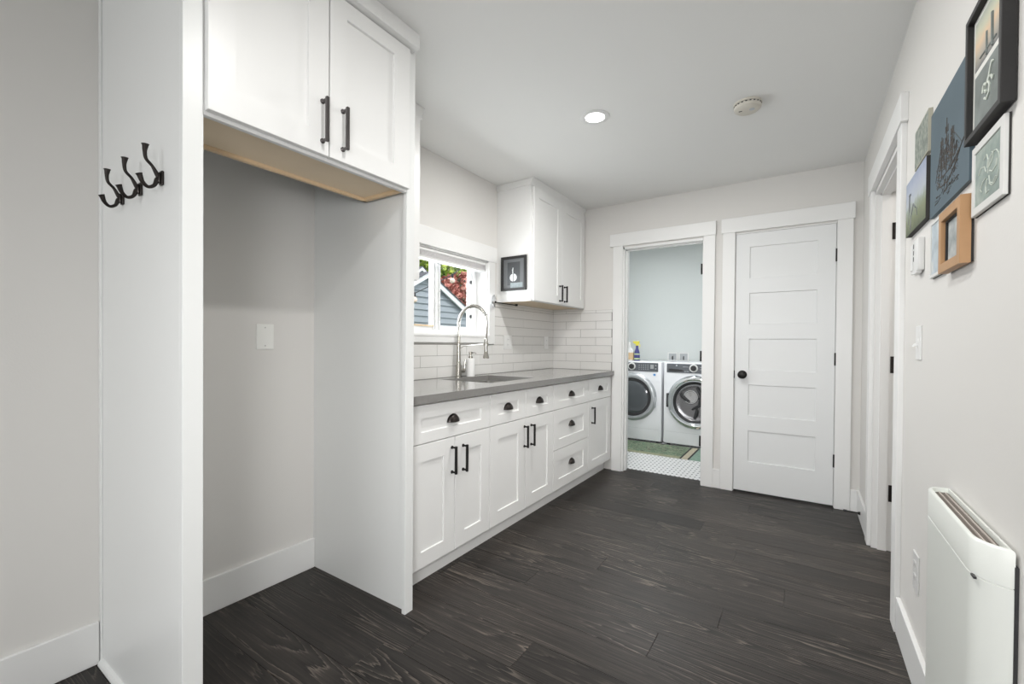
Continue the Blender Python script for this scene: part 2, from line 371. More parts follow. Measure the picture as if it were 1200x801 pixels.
# left wall with the window opening
WY0, WY1, WZ0, WZ1 = 1.845, 2.757, 1.205, 1.80
b = MB(); X0 = XL-0.17
b.box(X0, XL, -3.32, WY0, 0, ZC).box(X0, XL, WY1, YW2, 0, ZC).box(X0, XL, WY0, WY1, 0, WZ0).box(X0, XL, WY0, WY1, WZ1, ZC)
struct('wall_left', b, M_wall)
# far wall with laundry opening and closet door
D1a, D1b, D2a, D2b, DZ = -1.387, -0.697, -0.468, 0.192, 2.035
b = MB().box(XL, D1a, YW, YW2, 0, ZC).box(D1b, D2a, YW, YW2, 0, ZC).box(D2b, XR+WT, YW, YW2, 0, ZC).box(D1a, D1b, YW, YW2, DZ, ZC).box(D2a, D2b, YW, YW2, DZ, ZC)
struct('wall_far', b, M_wall)
# right wall with its opening
R0, R1 = 2.395, 3.215
b = MB().box(XR, XR+WT, -0.45, R0, 0, ZC).box(XR, XR+WT, R1, YW, 0, ZC).box(XR, XR+WT, R0, R1, DZ, ZC)
struct('wall_right', b, M_wall)
struct('wall_rear_return', MB().box(XR+WT, 2.72, -0.45, -0.33, 0, ZC), M_wall)
struct('wall_rear', MB().box(-2.275, 2.72, -3.44, -3.32, 0, ZC), M_wall)
struct('wall_rear_side', MB().box(2.72, 2.84, -3.44, -0.33, 0, ZC), M_wall)
# laundry room shell
struct('wall_laundry_back', MB().box(-2.35, -0.46, 5.85, 5.97, 0, ZC), M_laundrywall)
struct('wall_laundry_left', MB().box(-2.35, -2.23, YW2, 5.85, 0, ZC), M_laundrywall)
struct('wall_laundry_right', MB().box(-0.58, -0.46, YW2, 5.85, 0, ZC), M_laundrywall)
struct('trim_14', MB().box(-2.23, -0.58, 5.838, 5.85, 0, 0.10, 0.002), M_trim)
# room behind the right-hand opening
struct('wall_hall_right', MB().box(2.2, 2.32, 1.9, 4.1, 0, ZC), M_wall)
struct('wall_hall_near', MB().box(XR+WT, 2.2, 1.9, 2.02, 0, ZC), M_wall)
struct('wall_hall_far', MB().box(XR+WT, 2.2, 3.98, 4.1, 0, ZC), M_wall)
struct('wall_closet', MB().box(-0.46, XR+WT, 4.45, 4.57, 0, ZC), M_wall)
struct('floor_closet', MB().box(-0.46, XR+WT, YW2, 4.45, -0.12, -0.001), M_wall)

# ------------------------------------------------------------------ baseboards
def bb(name, boxes):
    b = MB()
    for q in boxes: b.box(*q, bev=0.002)
    return struct(name, b, M_trim)
BH, BT = 0.15, 0.015
bb('baseboard_left', [(XL, XL+BT, 0.527, 1.296, 0, BH)])
bb('baseboard_left_near', [(XL, XL+BT, -3.3, 0.479, 0, BH)])
bb('baseboard_right', [(XR-BT, XR, -0.45, 2.29, 0, BH)])
bb('baseboard_right_far', [(XR-BT, XR, 3.32, YW, 0, BH)])
bb('baseboard_far', [(-0.612, -0.556, YW-BT, YW, 0, BH)])
bb('baseboard_far_corner', [(0.28, XR-BT, YW-BT, YW, 0, BH)])

# ------------------------------------------------------------------ door casings
CY = YW-0.019
def casing_far(n, a, c, hl, hr):
    t = bpy.data.objects.new('trim_%d' % n, None)
    b = MB().box(a-0.09, a, CY, YW, 0, 2.045, 0.0015).box(c, c+0.09, CY, YW, 0, 2.045, 0.0015)
    b.box(hl, hr, CY-0.006, YW, 2.045, 2.158, 0.0015)
    struct('trim_%d' % n, b, M_trim)
casing_far(1, D1a+0.004, D1b-0.004, -1.503, -0.605)
casing_far(2, D2a+0.003, D2b-0.003, -0.565, 0.288)
# jambs with stops
b = MB().box(D1a, D1a+0.018, YW, YW2+0.002, 0, DZ).box(D1b-0.010, D1b, YW, YW2+0.002, 0, DZ).box(D1a, D1b, YW, YW2+0.002, DZ-0.018, DZ)
b.box(D1a+0.018, D1a+0.028, YW+0.04, YW+0.075, 0, DZ-0.018).box(D1a, D1b, YW+0.04, YW+0.075, DZ-0.028, DZ-0.018)
struct('trim_3', b, M_trim)
b = MB().box(D2a-0.001, D2a+0.006, YW, YW2, 0, DZ).box(D2b-0.006, D2b+0.001, YW, YW2, 0, DZ).box(D2a, D2b, YW, YW2, DZ-0.006, DZ)
b.box(D2a+0.006, D2a+0.02, YW+0.045, YW+0.08, 0, DZ-0.006).box(D2b-0.02, D2b-0.006, YW+0.045, YW+0.08, 0, DZ-0.006)
struct('trim_4', b, M_trim)
# right-wall casing and jamb
b = MB().box(XR-0.019, XR, R0-0.095, R0-0.004, 0, 2.045, 0.0015).box(XR-0.019, XR, R1+0.004, R1+0.095, 0, 2.045, 0.0015).box(XR-0.025, XR, R0-0.115, R1+0.115, 2.045, 2.158, 0.0015)
struct('trim_5', b, M_trim)
b = MB().box(XR-0.001, XR+WT, R0, R0+0.018, 0, DZ).box(XR-0.001, XR+WT, R1-0.018, R1, 0, DZ).box(XR-0.001, XR+WT, R0, R1, DZ-0.018, DZ)
b.box(XR+0.025, XR+0.065, R1-0.03, R1-0.018, 0, DZ-0.018).box(XR+0.025, XR+0.065, R0+0.018, R0+0.03, 0, DZ-0.018).box(XR+0.025, XR+0.065, R0, R1, DZ-0.03, DZ-0.018)
struct('trim_6', b, M_trim)

def hinge_leaf(mb, x0, x1, y0, y1, z, h=0.09): mb.box(x0, x1, y0, y1, z-h/2, z+h/2, 0.001)
# door_1 closet door (closed)
d = thing('door_1', None, None, (-0.138, YW, 0)); d['kind'] = 'structure'
P2 = lambda u, v, dd: (u, YW-0.004-dd, v)
b = MB(); pan = [(-0.362, 0.075, a, c) for a, c in ((0.245, 0.490), (0.606, 0.848), (0.960, 1.205), (1.318, 1.562), (1.676, 1.920))]
panelled(b, P2, -0.4595, 0.1835, 0.014, 2.026, pan, t=0.036, rec=0.009, slope=0.0025)
b.build('door_leaf', M_door, d)
for z in (0.335, 1.06, 1.80):
    b = MB().tube([(0.186, YW-0.010, z-0.045), (0.186, YW-0.010, z+0.045)], 0.0065, 10).box(0.182, 0.190, YW-0.006, YW+0.01, z-0.045, z+0.045)
    tag(b.build('hinge', M_black, d), 'black hinge', None)
b = MB().lathe((-0.405, YW-0.004, 0.925), (0, -1, 0), [(0, 0.033), (0.006, 0.032), (0.010, 0.026), (0.012, 0.013), (0.030, 0.012), (0.036, 0.020), (0.044, 0.028), (0.054, 0.029), (0.062, 0.023), (0.066, 0.010)], 28)
tag(b.build('door_knob', M_black, d), 'round black knob', None)
b = MB().box(-0.4662, -0.460, YW-0.0085, YW+0.004, 0.895, 0.955, 0.0008); tag(b.build('latch_plate', M_black, d), 'black latch plate', None)

# door_2: laundry door folded open into the laundry room
d = thing('door_2', None, None, (-0.68, 4.3, 0)); d['kind'] = 'structure'
P3 = lambda u, v, dd: (-0.695-dd, u, v)
b = MB(); panelled(b, P3, YW2+0.012, 4.63, 0.014, 2.014, [(4.07, 4.52, a, c) for _, _, a, c in pan], t=0.036, rec=0.009)
b.build('door_leaf', M_door, d)
for z in (0.335, 1.06, 1.80):
    b = MB(); hinge_leaf(b, -0.741, D1b-0.004, YW2+0.0025, YW2+0.0055, z); b.tube([(-0.738, YW2+0.006, z-0.045), (-0.738, YW2+0.006, z+0.045)], 0.0065, 8)
    tag(b.build('hinge', M_black, d), 'black hinge', None)
# door_3: door of the right-hand opening, swung away into the next room
d = thing('door_3', None, None, (0.86, 3.25, 0)); d['kind'] = 'structure'
P4 = lambda u, v, dd: (u, 3.225-dd, v)
b = MB(); panelled(b, P4, XR+WT+0.014, 1.24, 0.014, 2.014, [(0.58, 1.12, a, c) for _, _, a, c in pan], t=0.036, rec=0.009)
b.build('door_leaf', M_door, d)
for z in (0.325, 1.05, 1.80):
    b = MB().box(XR+0.072, XR+WT+0.002, R1-0.020, R1-0.0165, z-0.047, z+0.047, 0.001).tube([(XR+WT+0.006, R1-0.02, z-0.047), (XR+WT+0.006, R1-0.02, z+0.047)], 0.006, 8)
    tag(b.build('hinge', M_bronze, d), 'black hinge', None)

# ------------------------------------------------------------------ window
b = MB().box(XL, XL+0.022, WY0-0.097, WY1+0.096, WZ1, 1.92, 0.0015)
b.box(XL, XL+0.018, WY1, WY1+0.078, 1.150, WZ1, 0.0015).box(XL, XL+0.018, WY0-0.078, WY0, 1.150, WZ1, 0.0015)
b.box(XL, XL+0.016, WY0, WY1, 1.158, WZ0-0.004, 0.0015)
struct('trim_7', b, M_trim)
b = MB().box(X0, XL+0.002, WY0, WY0+0.012, WZ0, WZ1).box(X0, XL+0.002, WY1-0.012, WY1, WZ0, WZ1).box(X0, XL+0.002, WY0, WY1, WZ1-0.012, WZ1).box(X0, XL+0.020, WY0, WY1, WZ0-0.006, WZ0+0.012, 0.002)
struct('trim_8', b, M_trim)
wn = thing('window_1', None, None, (-2.225, 2.30, WZ0)); wn['kind'] = 'structure'
FX0, FX1 = -2.242, -2.204
b = MB(); gz0, gz1 = 1.279, 1.762
ya, yb = WY0+0.012, WY1-0.012
for (p, q) in ((ya+0.0005, ya+0.09), (2.246, 2.326), (2.664, yb-0.0005)): b.box(FX0+0.001, FX1-0.001, p, q, gz0-0.01, gz1+0.01, 0.003)
b.box(FX0, FX1, ya, yb, WZ0+0.012, gz0, 0.003).box(FX0, FX1, ya, yb, gz1, WZ1-0.012, 0.003)
b.box(FX1, FX1+0.012, 2.268, 2.292, gz0-0.03, WZ1-0.014, 0.002).box(FX1, FX1+0.009, 2.308, 2.320, gz0-0.03, WZ1-0.014, 0.002)
b.box(FX1-0.002, FX1+0.007, 2.248, 2.262, gz0-0.03, WZ1-0.014, 0.002).box(FX1-0.002, FX1+0.014, 2.690, 2.705, gz0-0.03, WZ1-0.014, 0.002)
b.build('window_frame', M_vinyl, wn)
b = MB().box(-2.234, -2.230, ya+0.09, 2.246, gz0, gz1).box(-2.234, -2.230, 2.326, 2.664, gz0, gz1); b.build('window_pane', M_glass, wn)
b = MB().box(FX1-0.004, FX1+0.012, 2.648, 2.670, 1.352, 1.376, 0.001).box(FX1-0.004, FX1+0.012, 2.648, 2.670, 1.62, 1.645, 0.001)
tag(b.build('latch', M_dark_pl, wn), 'small dark latch', None)
b = MB().box(FX1-0.001, FX1+0.011, 2.305, 2.317, 1.46, 1.52, 0.002); b.build('window_handle', M_vinyl, wn)
b = MB().box(FX1+0.001, FX1+0.011, ya+0.01, 2.25, WZ0+0.065, WZ0+0.076, 0.001)
tag(b.build('wooden_stick', M_woodedge, None), 'thin tan wooden stick lying along the bottom of the window frame', 'stick')

bl = thing('cellular_blind', 'pale grey pleated blind drawn up to the top of the small window', 'blind', (-2.14, 2.3, 1.72))
b = MB().box(-2.172, -2.108, ya+0.004, yb-0.004, 1.768, 1.786, 0.002); b.build('headrail', M_white_pl, bl)
b = MB()
for k in range(5):
    z = 1.732+k*0.0072
    b.loft([[(-2.165, y, z), (-2.140, y, z-0.002), (-2.114, y, z), (-2.108, y, z+0.0036), (-2.114, y, z+0.0072), (-2.140, y, z+0.005), (-2.165, y, z+0.0072), (-2.170, y, z+0.0036)] for y in (ya+0.006, yb-0.006)])
b.build('pleats', M_blind, bl)
b = MB().box(-2.168, -2.110, ya+0.005, yb-0.005, 1.717, 1.732, 0.003); b.build('bottom_rail', M_white_pl, bl)

# ------------------------------------------------------------------ handles
def bar_pull(parent, X, y, z, L=0.14, m_=None, label='black bar pull'):
    b = MB()
    for s_ in (-1, 1):
        zc = z+s_*(L/2-0.008)
        b.lathe((X, y, zc), (1, 0, 0), [(0, 0.0085), (0.004, 0.0085), (0.007, 0.0055), (0.028, 0.0048)], 12)
    b.box(X+0.023, X+0.034, y-0.0058, y+0.0058, z-L/2, z+L/2, 0.0015)
    return tag(b.build('bar_pull', m_ or M_black, parent), label, None)
def cup_pull(parent, X, y, z, w_=0.086, h=0.038, d_=0.026):
    b = MB(); lo = []
    for i in range(8):
        th = PI/2*i/7; c = math.cos(th)
        lo.append([(X+d_*c*math.cos(ph), y+w_/2*c*math.sin(ph), z-0.012+h*math.sin(th)) for ph in [(-PI/2+PI*k/14) for k in range(15)]])
    b.loft(lo, False, False, closed=False)
    # inside of the shell so it has thickness
    t = 0.0022; lo = []
    for i in range(8):
        th = PI/2*i/7; c = math.cos(th)
        lo.append([(X+(d_-t)*c*math.cos(ph), y+(w_/2-t)*c*math.sin(ph), z-0.012+(h-t)*math.sin(th)) for ph in [(-PI/2+PI*k/14) for k in range(15)]])
    b.loft(lo, False, False, closed=False)
    rim = []
    for k in range(15):
        ph = -PI/2+PI*k/14
        rim.append(((X+d_*math.cos(ph), y+w_/2*math.sin(ph), z-0.012), (X+(d_-t)*math.cos(ph), y+(w_/2-t)*math.sin(ph), z-0.012)))
    for a, c in zip(rim, rim[1:]): b.face([a[0], c[0], c[1], a[1]])
    # back flange
    arc = [(y+(w_/2+0.002)*math.cos(PI*k/16), z-0.012+(h+0.002)*math.sin(PI*k/16)) for k in range(17)]
    b.prism(arc, lambda p, q: (X, p, q), lambda p, q: (X+0.0018, p, q))
    return tag(b.build('cup_pull', M_bronze, parent), 'dark bronze cup pull', None)

# ------------------------------------------------------------------ base cabinets
XD = -1.48; ZT = 0.872
def PX(X): return lambda u, v, dd: (X+dd, u, v)
G = 0.0021
def front(parent, name, y0, y1, z0, z1, st=0.08, rt=0.072, rb=0.072):
    b = MB(); panelled(b, PX(XD), y0+G, y1-G, z0+G, z1-G, [(y0+st, y1-st, z0+rb, z1-rt)], t=0.02)
    return b.build(name, M_cab, parent)
def base_cab(y0, y1, label):
    c = thing('base_cabinet', label, 'cabinet', ((XL+XD)/2, (y0+y1)/2, 0), 'white base cabinets under the grey worktop')
    a_, z_ = y0+0.0006, y1-0.0006
    b = MB().box(XL+0.012, XD-0.021, a_, a_+0.018, 0.098, ZT).box(XL+0.012, XD-0.021, z_-0.018, z_, 0.098, ZT).box(XL+0.012, XD-0.021, a_+0.018, z_-0.018, 0.098, 0.116).box(XL+0.012, XL+0.02, a_+0.018, z_-0.018, 0.116, ZT).box(XD-0.039, XD-0.021, a_+0.018, z_-0.018, ZT-0.02, ZT); b.build('carcass', M_cab, c)
    b = MB().box(-1.562, -1.545, y0+0.0003, y1-0.0003, 0.0, 0.0975); b.build('toe_kick', M_cab, c)
    return c
ZA, ZB = 0.681, 0.866
c = base_cab(1.322, 1.971, 'white cabinet nearest the tall panel, one wide drawer over two doors')
b = MB().box(XD-0.02, XD-0.004, 1.322, 1.362, 0.1, ZB, 0.001); b.build('filler_strip', M_cab, c)
f = front(c, 'drawer', 1.364, 1.971, ZA, ZB, 0.078, 0.066, 0.054); cup_pull(f, XD-0.008, 1.668, 0.768)
f = front(c, 'door', 1.364, 1.6765, 0.100, ZA, 0.08, 0.083, 0.076); bar_pull(f, XD, 1.653, 0.566)
f = front(c, 'door', 1.6765, 1.971, 0.100, ZA, 0.078, 0.083, 0.076); bar_pull(f, XD, 1.738, 0.560)
c = base_cab(1.971, 2.718, 'white sink cabinet with two small drawers over two doors')
f = front(c, 'drawer', 1.971, 2.347, ZA, ZB, 0.08, 0.063, 0.058); cup_pull(f, XD-0.008, 2.16, 0.771)
f = front(c, 'drawer', 2.347, 2.718, ZA, ZB, 0.08, 0.063, 0.060); cup_pull(f, XD-0.008, 2.53, 0.771)
f = front(c, 'door', 1.971, 2.347, 0.100, ZA, 0.082, 0.083, 0.078); bar_pull(f, XD, 2.332, 0.566)
f = front(c, 'door', 2.347, 2.718, 0.100, ZA, 0.082, 0.083, 0.078); bar_pull(f, XD, 2.413, 0.564)
c = base_cab(2.718, 3.314, 'white cabinet made of three stacked drawers')
f = front(c, 'drawer', 2.718, 3.314, ZA, ZB, 0.088, 0.063, 0.058); cup_pull(f, XD-0.008, 3.013, 0.771)
f = front(c, 'drawer', 2.718, 3.314, 0.391, ZA, 0.088, 0.09, 0.072); cup_pull(f, XD-0.008, 3.017, 0.545)
f = front(c, 'drawer', 2.718, 3.314, 0.100, 0.391, 0.088, 0.085, 0.072); cup_pull(f, XD-0.008, 3.020, 0.255)
c = base_cab(3.314, 3.815, 'white narrow cabinet by the laundry doorway, drawer over one door')
f = front(c, 'drawer', 3.314, 3.815, ZA, ZB, 0.085, 0.063, 0.058); cup_pull(f, XD-0.008, 3.575, 0.769)
f = front(c, 'door', 3.314, 3.815, 0.100, ZA, 0.085, 0.083, 0.078); bar_pull(f, XD, 3.384, 0.560)

# ------------------------------------------------------------------ worktop with sink cut-out
SX0, SX1, SY0, SY1 = -2.015, -1.600, 2.13, 2.655
CT0, CT1 = 0.873, 0.912
CF = -1.452
b = MB()
gx = [XL+0.001, SX0, SX1, -1.481, CF]; gy = [1.3215, SY0, SY1, 3.812, YW-0.001]
cell = lambda i, j: 0 <= i < 4 and 0 <= j < 4 and not (i == 1 and j == 1) and not (i == 3 and j == 3)
for i in range(4):
    for j in range(4):
        if not cell(i, j): continue
        x0, x1, y0, y1 = gx[i], gx[i+1], gy[j], gy[j+1]
        for z in (CT0, CT1): b.face([(x0, y0, z), (x1, y0, z), (x1, y1, z), (x0, y1, z)])
        for di, dj, p_, q_ in ((-1, 0, (x0, y0), (x0, y1)), (1, 0, (x1, y0), (x1, y1)), (0, -1, (x0, y0), (x1, y0)), (0, 1, (x0, y1), (x1, y1))):
            if not cell(i+di, j+dj): b.face([(*p_, CT0), (*q_, CT0), (*q_, CT1), (*p_, CT1)])
bmesh.ops.remove_doubles(b.bm, verts=b.bm.verts[:], dist=1e-5)
tag(b.build('worktop', M_counter, None), 'long grey quartz worktop with a square sink cut-out', 'worktop')
sk = thing('sink', 'undermounted stainless steel sink set in the grey worktop', 'sink', (-1.8, 2.4, 0.70))
def rr_(x0, x1, y0, y1, z, r, n=5):
    o = []
    for cx, cyy, a0 in ((x1-r, y1-r, 0), (x0+r, y1-r, PI/2), (x0+r, y0+r, PI), (x1-r, y0+r, 3*PI/2)):
        for k in range(n+1): o.append((cx+r*math.cos(a0+PI/2*k/n), cyy+r*math.sin(a0+PI/2*k/n), z))
    return o
e = 0.004
b = MB(); b.loft([rr_(SX0-0.02, SX1+0.02, SY0-0.02, SY1+0.02, CT0-0.0005, 0.02), rr_(SX0-e, SX1+e, SY0-e, SY1+e, CT0-0.0005, 0.02), rr_(SX0-e, SX1+e, SY0-e, SY1+e, 0.72, 0.02), rr_(SX0+0.01, SX1-0.01, SY0+0.01, SY1-0.01, 0.705, 0.03)], False, True)
b.build('basin', M_steel, sk)
b = MB().lathe((-1.80, 2.395, 0.7055), (0, 0, 1), [(0, 0.045), (0.003, 0.045), (0.004, 0.038), (0.001, 0.03), (0.001, 0.002)], 24); b.build('drain', M_chrome, sk)

# ------------------------------------------------------------------ faucet
fy = 2.36; fx = -2.055
fc = thing('spring_faucet', 'tall brushed nickel pull-down faucet with a coiled spring neck', 'faucet', (fx, fy, CT1))
b = MB().lathe((fx, fy, CT1), (0, 0, 1), [(0, 0.026), (0.004, 0.026), (0.006, 0.0215), (0.085, 0.0215), (0.088, 0.019), (0.09, 0.0165), (0.165, 0.0145), (0.24, 0.013), (0.243, 0.010), (0.30, 0.009)], 24)
b.build('column', M_nickel, fc)
arc = []; R_ = 0.126; zt = CT1+0.375
for k in range(5): arc.append(Vector((fx, fy, CT1+0.24+k*(zt-CT1-0.24)/5)))
for k in range(25):
    a = PI-PI*k/24; arc.append(Vector((fx+R_+R_*math.cos(a), fy, zt+R_*math.sin(a))))
b = MB().tube(arc, 0.0065, 12); b.build('hose', M_steel, fc)
# spring coil round the hose
L_ = [0]
for a, c_ in zip(arc, arc[1:]): L_.append(L_[-1]+(c_-a).length)
tot = L_[-1]*0.90; turns = 46; pts = []
for i in range(turns*8+1):
    s_ = tot*i/(turns*8); j = max(k for k in range(len(L_)) if L_[k] <= s_+1e-9); j = min(j, len(arc)-2)
    fr = (s_-L_[j])/(L_[j+1]-L_[j]); p_ = arc[j].lerp(arc[j+1], fr); t_ = (arc[j+1]-arc[j]).normalized(); n_ = Vector((0, 1, 0)); o_ = t_.cross(n_)
    a = 2*PI*i/8; pts.append(p_+(n_*math.cos(a)+o_*math.sin(a))*0.0105)
b = MB().tube(pts, 0.0027, 6); b.build('spring', M_nickel, fc)
ex = fx+2*R_
b = MB().tube([(ex, fy, zt), (ex-0.002, fy, zt-0.06), (ex-0.008, fy, zt-0.115)], 0.0065, 12)
b.lathe((ex-0.008, fy, zt-0.100), (0, 0, -1), [(0, 0.010), (0.004, 0.0125), (0.085, 0.0125), (0.10, 0.0135), (0.125, 0.021), (0.132, 0.022), (0.136, 0.018)], 20)
b.build('spray_head', M_nickel, fc)
b = MB().lathe((fx, fy, CT1+0.045), (0.25, 0.97, 0), [(0.015, 0.014), (0.048, 0.014), (0.052, 0.010)], 18).tube([(fx+0.013, fy+0.046, CT1+0.05), (fx+0.014, fy+0.052, CT1+0.085), (fx+0.016, fy+0.056, CT1+0.125)], [0.006, 0.0045, 0.005], 10)
b.build('lever', M_nickel, fc)
b = MB().tube([(fx, fy, CT1+0.20), (fx+0.05, fy, CT1+0.222), (ex-0.03, fy, CT1+0.236)], 0.0032, 8)
b.lathe((ex-0.008, fy, CT1+0.225), (0, 0, 1), [(0, 0.0165), (0.02, 0.0165)], 18)
b.build('spray_cradle', M_nickel, fc)

sp = thing('soap_dispenser', 'white soap bottle with a metal pump beside the faucet', 'soap dispenser', (-2.03, 2.462, CT1))
b = MB().lathe((-2.03, 2.462, CT1), (0, 0, 1), [(0, 0.029), (0.003, 0.031), (0.125, 0.031), (0.131, 0.028), (0.134, 0.016)], 28); b.build('bottle', M_white_pl, sp)
b = MB().lathe((-2.03, 2.462, CT1+0.134), (0, 0, 1), [(0, 0.016), (0.012, 0.016), (0.014, 0.008), (0.028, 0.0075), (0.030, 0.013), (0.045, 0.013), (0.047, 0.009)], 20).tube([(-2.03, 2.462, CT1+0.172), (-1.998, 2.468, CT1+0.174), (-1.985, 2.470, CT1+0.168)], 0.0042, 8); b.build('pump', M_nickel, sp)

# chrome towel bar end beside the window, its rod running under the wall cabinet
th_ = thing('paper_towel_holder', 'small chrome bar holder beside the window with a thin rod reaching under the wall cabinet', 'holder', (-2.08, 2.81, 1.44))
b = MB().lathe((-2.060, 2.784, 1.492), (0.93, 0.36, 0), [(-0.005, 0.044), (-0.0035, 0.0475), (0.004, 0.0475), (0.006, 0.043)], 28); b.build('end_disc', M_chrome, th_)
b = MB().tube([(-2.062, 2.786, 1.487), (-2.062, 2.812, 1.483), (-2.058, 2.90, 1.481), (-2.050, 3.10, 1.479)], [0.003, 0.003, 0.004, 0.004], 8).lathe((-2.0625, 2.806, 1.484), (0, 1, 0), [(-0.006, 0.004), (-0.004, 0.008), (0.004, 0.008), (0.006, 0.004)], 12).box(-2.065, -2.045, 3.09, 3.105, 1.474, 1.490, 0.001); b.build('rod', M_bronze, th_)

# ------------------------------------------------------------------ tiled backsplash
bs = thing('tile_backsplash', 'white subway tiles on the window wall behind the faucet', 'backsplash', (XL, 2.6, CT1), 'white subway tile backsplash')
bs2 = thing('tile_backsplash', 'white subway tiles on the short wall beside the laundry doorway', 'backsplash', (-1.8, YW, CT1), 'white subway tile backsplash')
TP, TLn, TH_ = 0.0765, 0.3115, 0.007
tb = MB(); gb = MB(); tb2 = MB(); gb2 = MB()
zr = [CT1+0.001+TP*k for k in range(8)]+[1.475]
def tiles_left():
    for i in range(8):
        a, c_ = zr[i]+0.0013, zr[i+1]-0.0013
        segs = [(1.318, YW-0.002)] if zr[i+1] <= 1.145 else [(1.318, WY0-0.079), (WY1+0.079, YW-0.002)]
        if zr[i] < 1.148 <= zr[i+1]: segs = [(1.318, WY0-0.079), (WY0-0.079, WY1+0.079, 1.150), (WY1+0.079, YW-0.002)]
        off = (i % 2)*TLn/2
        for sg in segs:
            s0, s1 = sg[0], sg[1]; top = min(c_, sg[2]-0.002) if len(sg) == 3 else c_
            if top-a < 0.006: continue
            y = YW-0.09-off-TLn*12
            while y < s1:
                p_, q_ = max(y, s0)+0.001, min(y+TLn, s1)-0.001
                if q_-p_ > 0.008: tb.box(XL+0.0005, XL+TH_, p_, q_, a, top, 0.0012)
                y += TLn
def tiles_far():
    for i in range(8):
        a, c_ = zr[i]+0.0013, zr[i+1]-0.0013; off = (i % 2)*TLn/2
        x = -1.954+TLn/2-off-TLn*2+ (0)
        while x < -1.477:
            p_, q_ = max(x, XL+TH_)+0.0015, min(x+TLn, -1.479)-0.001
            if q_-p_ > 0.008: tb2.box(p_, q_, YW-TH_, YW-0.0005, a, c_, 0.0012)
            x += TLn
tiles_left(); tiles_far()
for q_ in ((1.318, YW, CT1, 1.148), (1.318, WY0-0.079, 1.148, 1.475), (WY1+0.079, YW, 1.148, 1.475)): gb.box(XL+0.0004, XL+TH_-0.0022, *q_)
gb2.box(XL+TH_-0.002, -1.479, YW-TH_+0.0022, YW-0.0004, CT1, 1.475)
tb2.build('tiles', M_tile, bs2); gb2.build('grout', M_grout, bs2)
tb.build('tiles', M_tile, bs); gb.build('grout', M_grout, bs)
def wall_plate(name, label, X, y, z, w_=0.075, h=0.118, sx=1, style='blank', m_=None, cat='outlet'):
    """plate on a wall facing sx*X"""
    t = thing(name, label, cat, (X, y, z-h/2))
    b = MB().box(X, X+sx*0.005, y-w_/2, y+w_/2, z-h/2, z+h/2, 0.0015); b.build('plate', m_ or M_wplate, t)
    if style == 'blank':
        for s_ in (-1, 1):
            b = MB().lathe((X+sx*0.005, y, z+s_*0.042), (sx, 0, 0), [(-0.001, 0.0035), (0.0008, 0.0035), (0.0012, 0.002)], 12); b.build('screw', M_steel, t)
    if style == 'toggle':
        b = MB().box(X+sx*0.004, X+sx*0.007, y-0.008, y+0.008, z-0.018, z+0.018, 0.001); b.loft([[(X+sx*0.005, y-0.004, z-0.008), (X+sx*0.005, y+0.004, z-0.008), (X+sx*0.005, y+0.004, z+0.004), (X+sx*0.005, y-0.004, z+0.004)], [(X+sx*0.020, y-0.0035, z-0.014), (X+sx*0.020, y+0.0035, z-0.014), (X+sx*0.020, y+0.0035, z-0.008), (X+sx*0.020, y-0.0035, z-0.008)]]); b.build('toggle', m_ or M_wplate, t)
    if style == 'duplex':
        for s_ in (-1, 1):
            b = MB().box(X+sx*0.0045, X+sx*0.0068, y-0.0165, y+0.0165, z+s_*0.022-0.016, z+s_*0.022+0.016, 0.001)
            f_ = b.build('socket', m_ or M_wplate, t)
            b = MB().box(X+sx*0.0066, X+sx*0.0070, y-0.008, y-0.006, z+s_*0.022-0.004, z+s_*0.022+0.006).box(X+sx*0.0066, X+sx*0.0070, y+0.006, y+0.008, z+s_*0.022-0.004, z+s_*0.022+0.006); b.build('slots', M_dark_pl, f_)
    return t
wall_plate('wall_outlet', 'white double outlet plate in the tiles right of the soap dispenser, below the wall cabinet', XL+TH_, 3.03, 1.165, 0.115, 0.118, 1, 'duplex', M_white_pl)
wall_plate('wall_outlet', 'white outlet plate in the tiles close to the room corner', XL+TH_, 3.685, 1.165, 0.075, 0.118, 1, 'duplex', M_white_pl)
wall_plate('blank_wall_plate', 'blank screwed cover plate on the grey wall of the fridge alcove', XL, 1.053, 1.176, 0.078, 0.118, 1, 'blank', cat='wall plate')
wall_plate('light_switch', 'white toggle light switch on the right wall below the pictures', XR, 2.02, 1.165, 0.072, 0.118, -1, 'toggle', M_white_pl, cat='switch')
wall_plate('wall_outlet', 'white outlet low on the right wall beside the heater', XR, 2.005, 0.375, 0.078, 0.130, -1, 'duplex', M_white_pl)

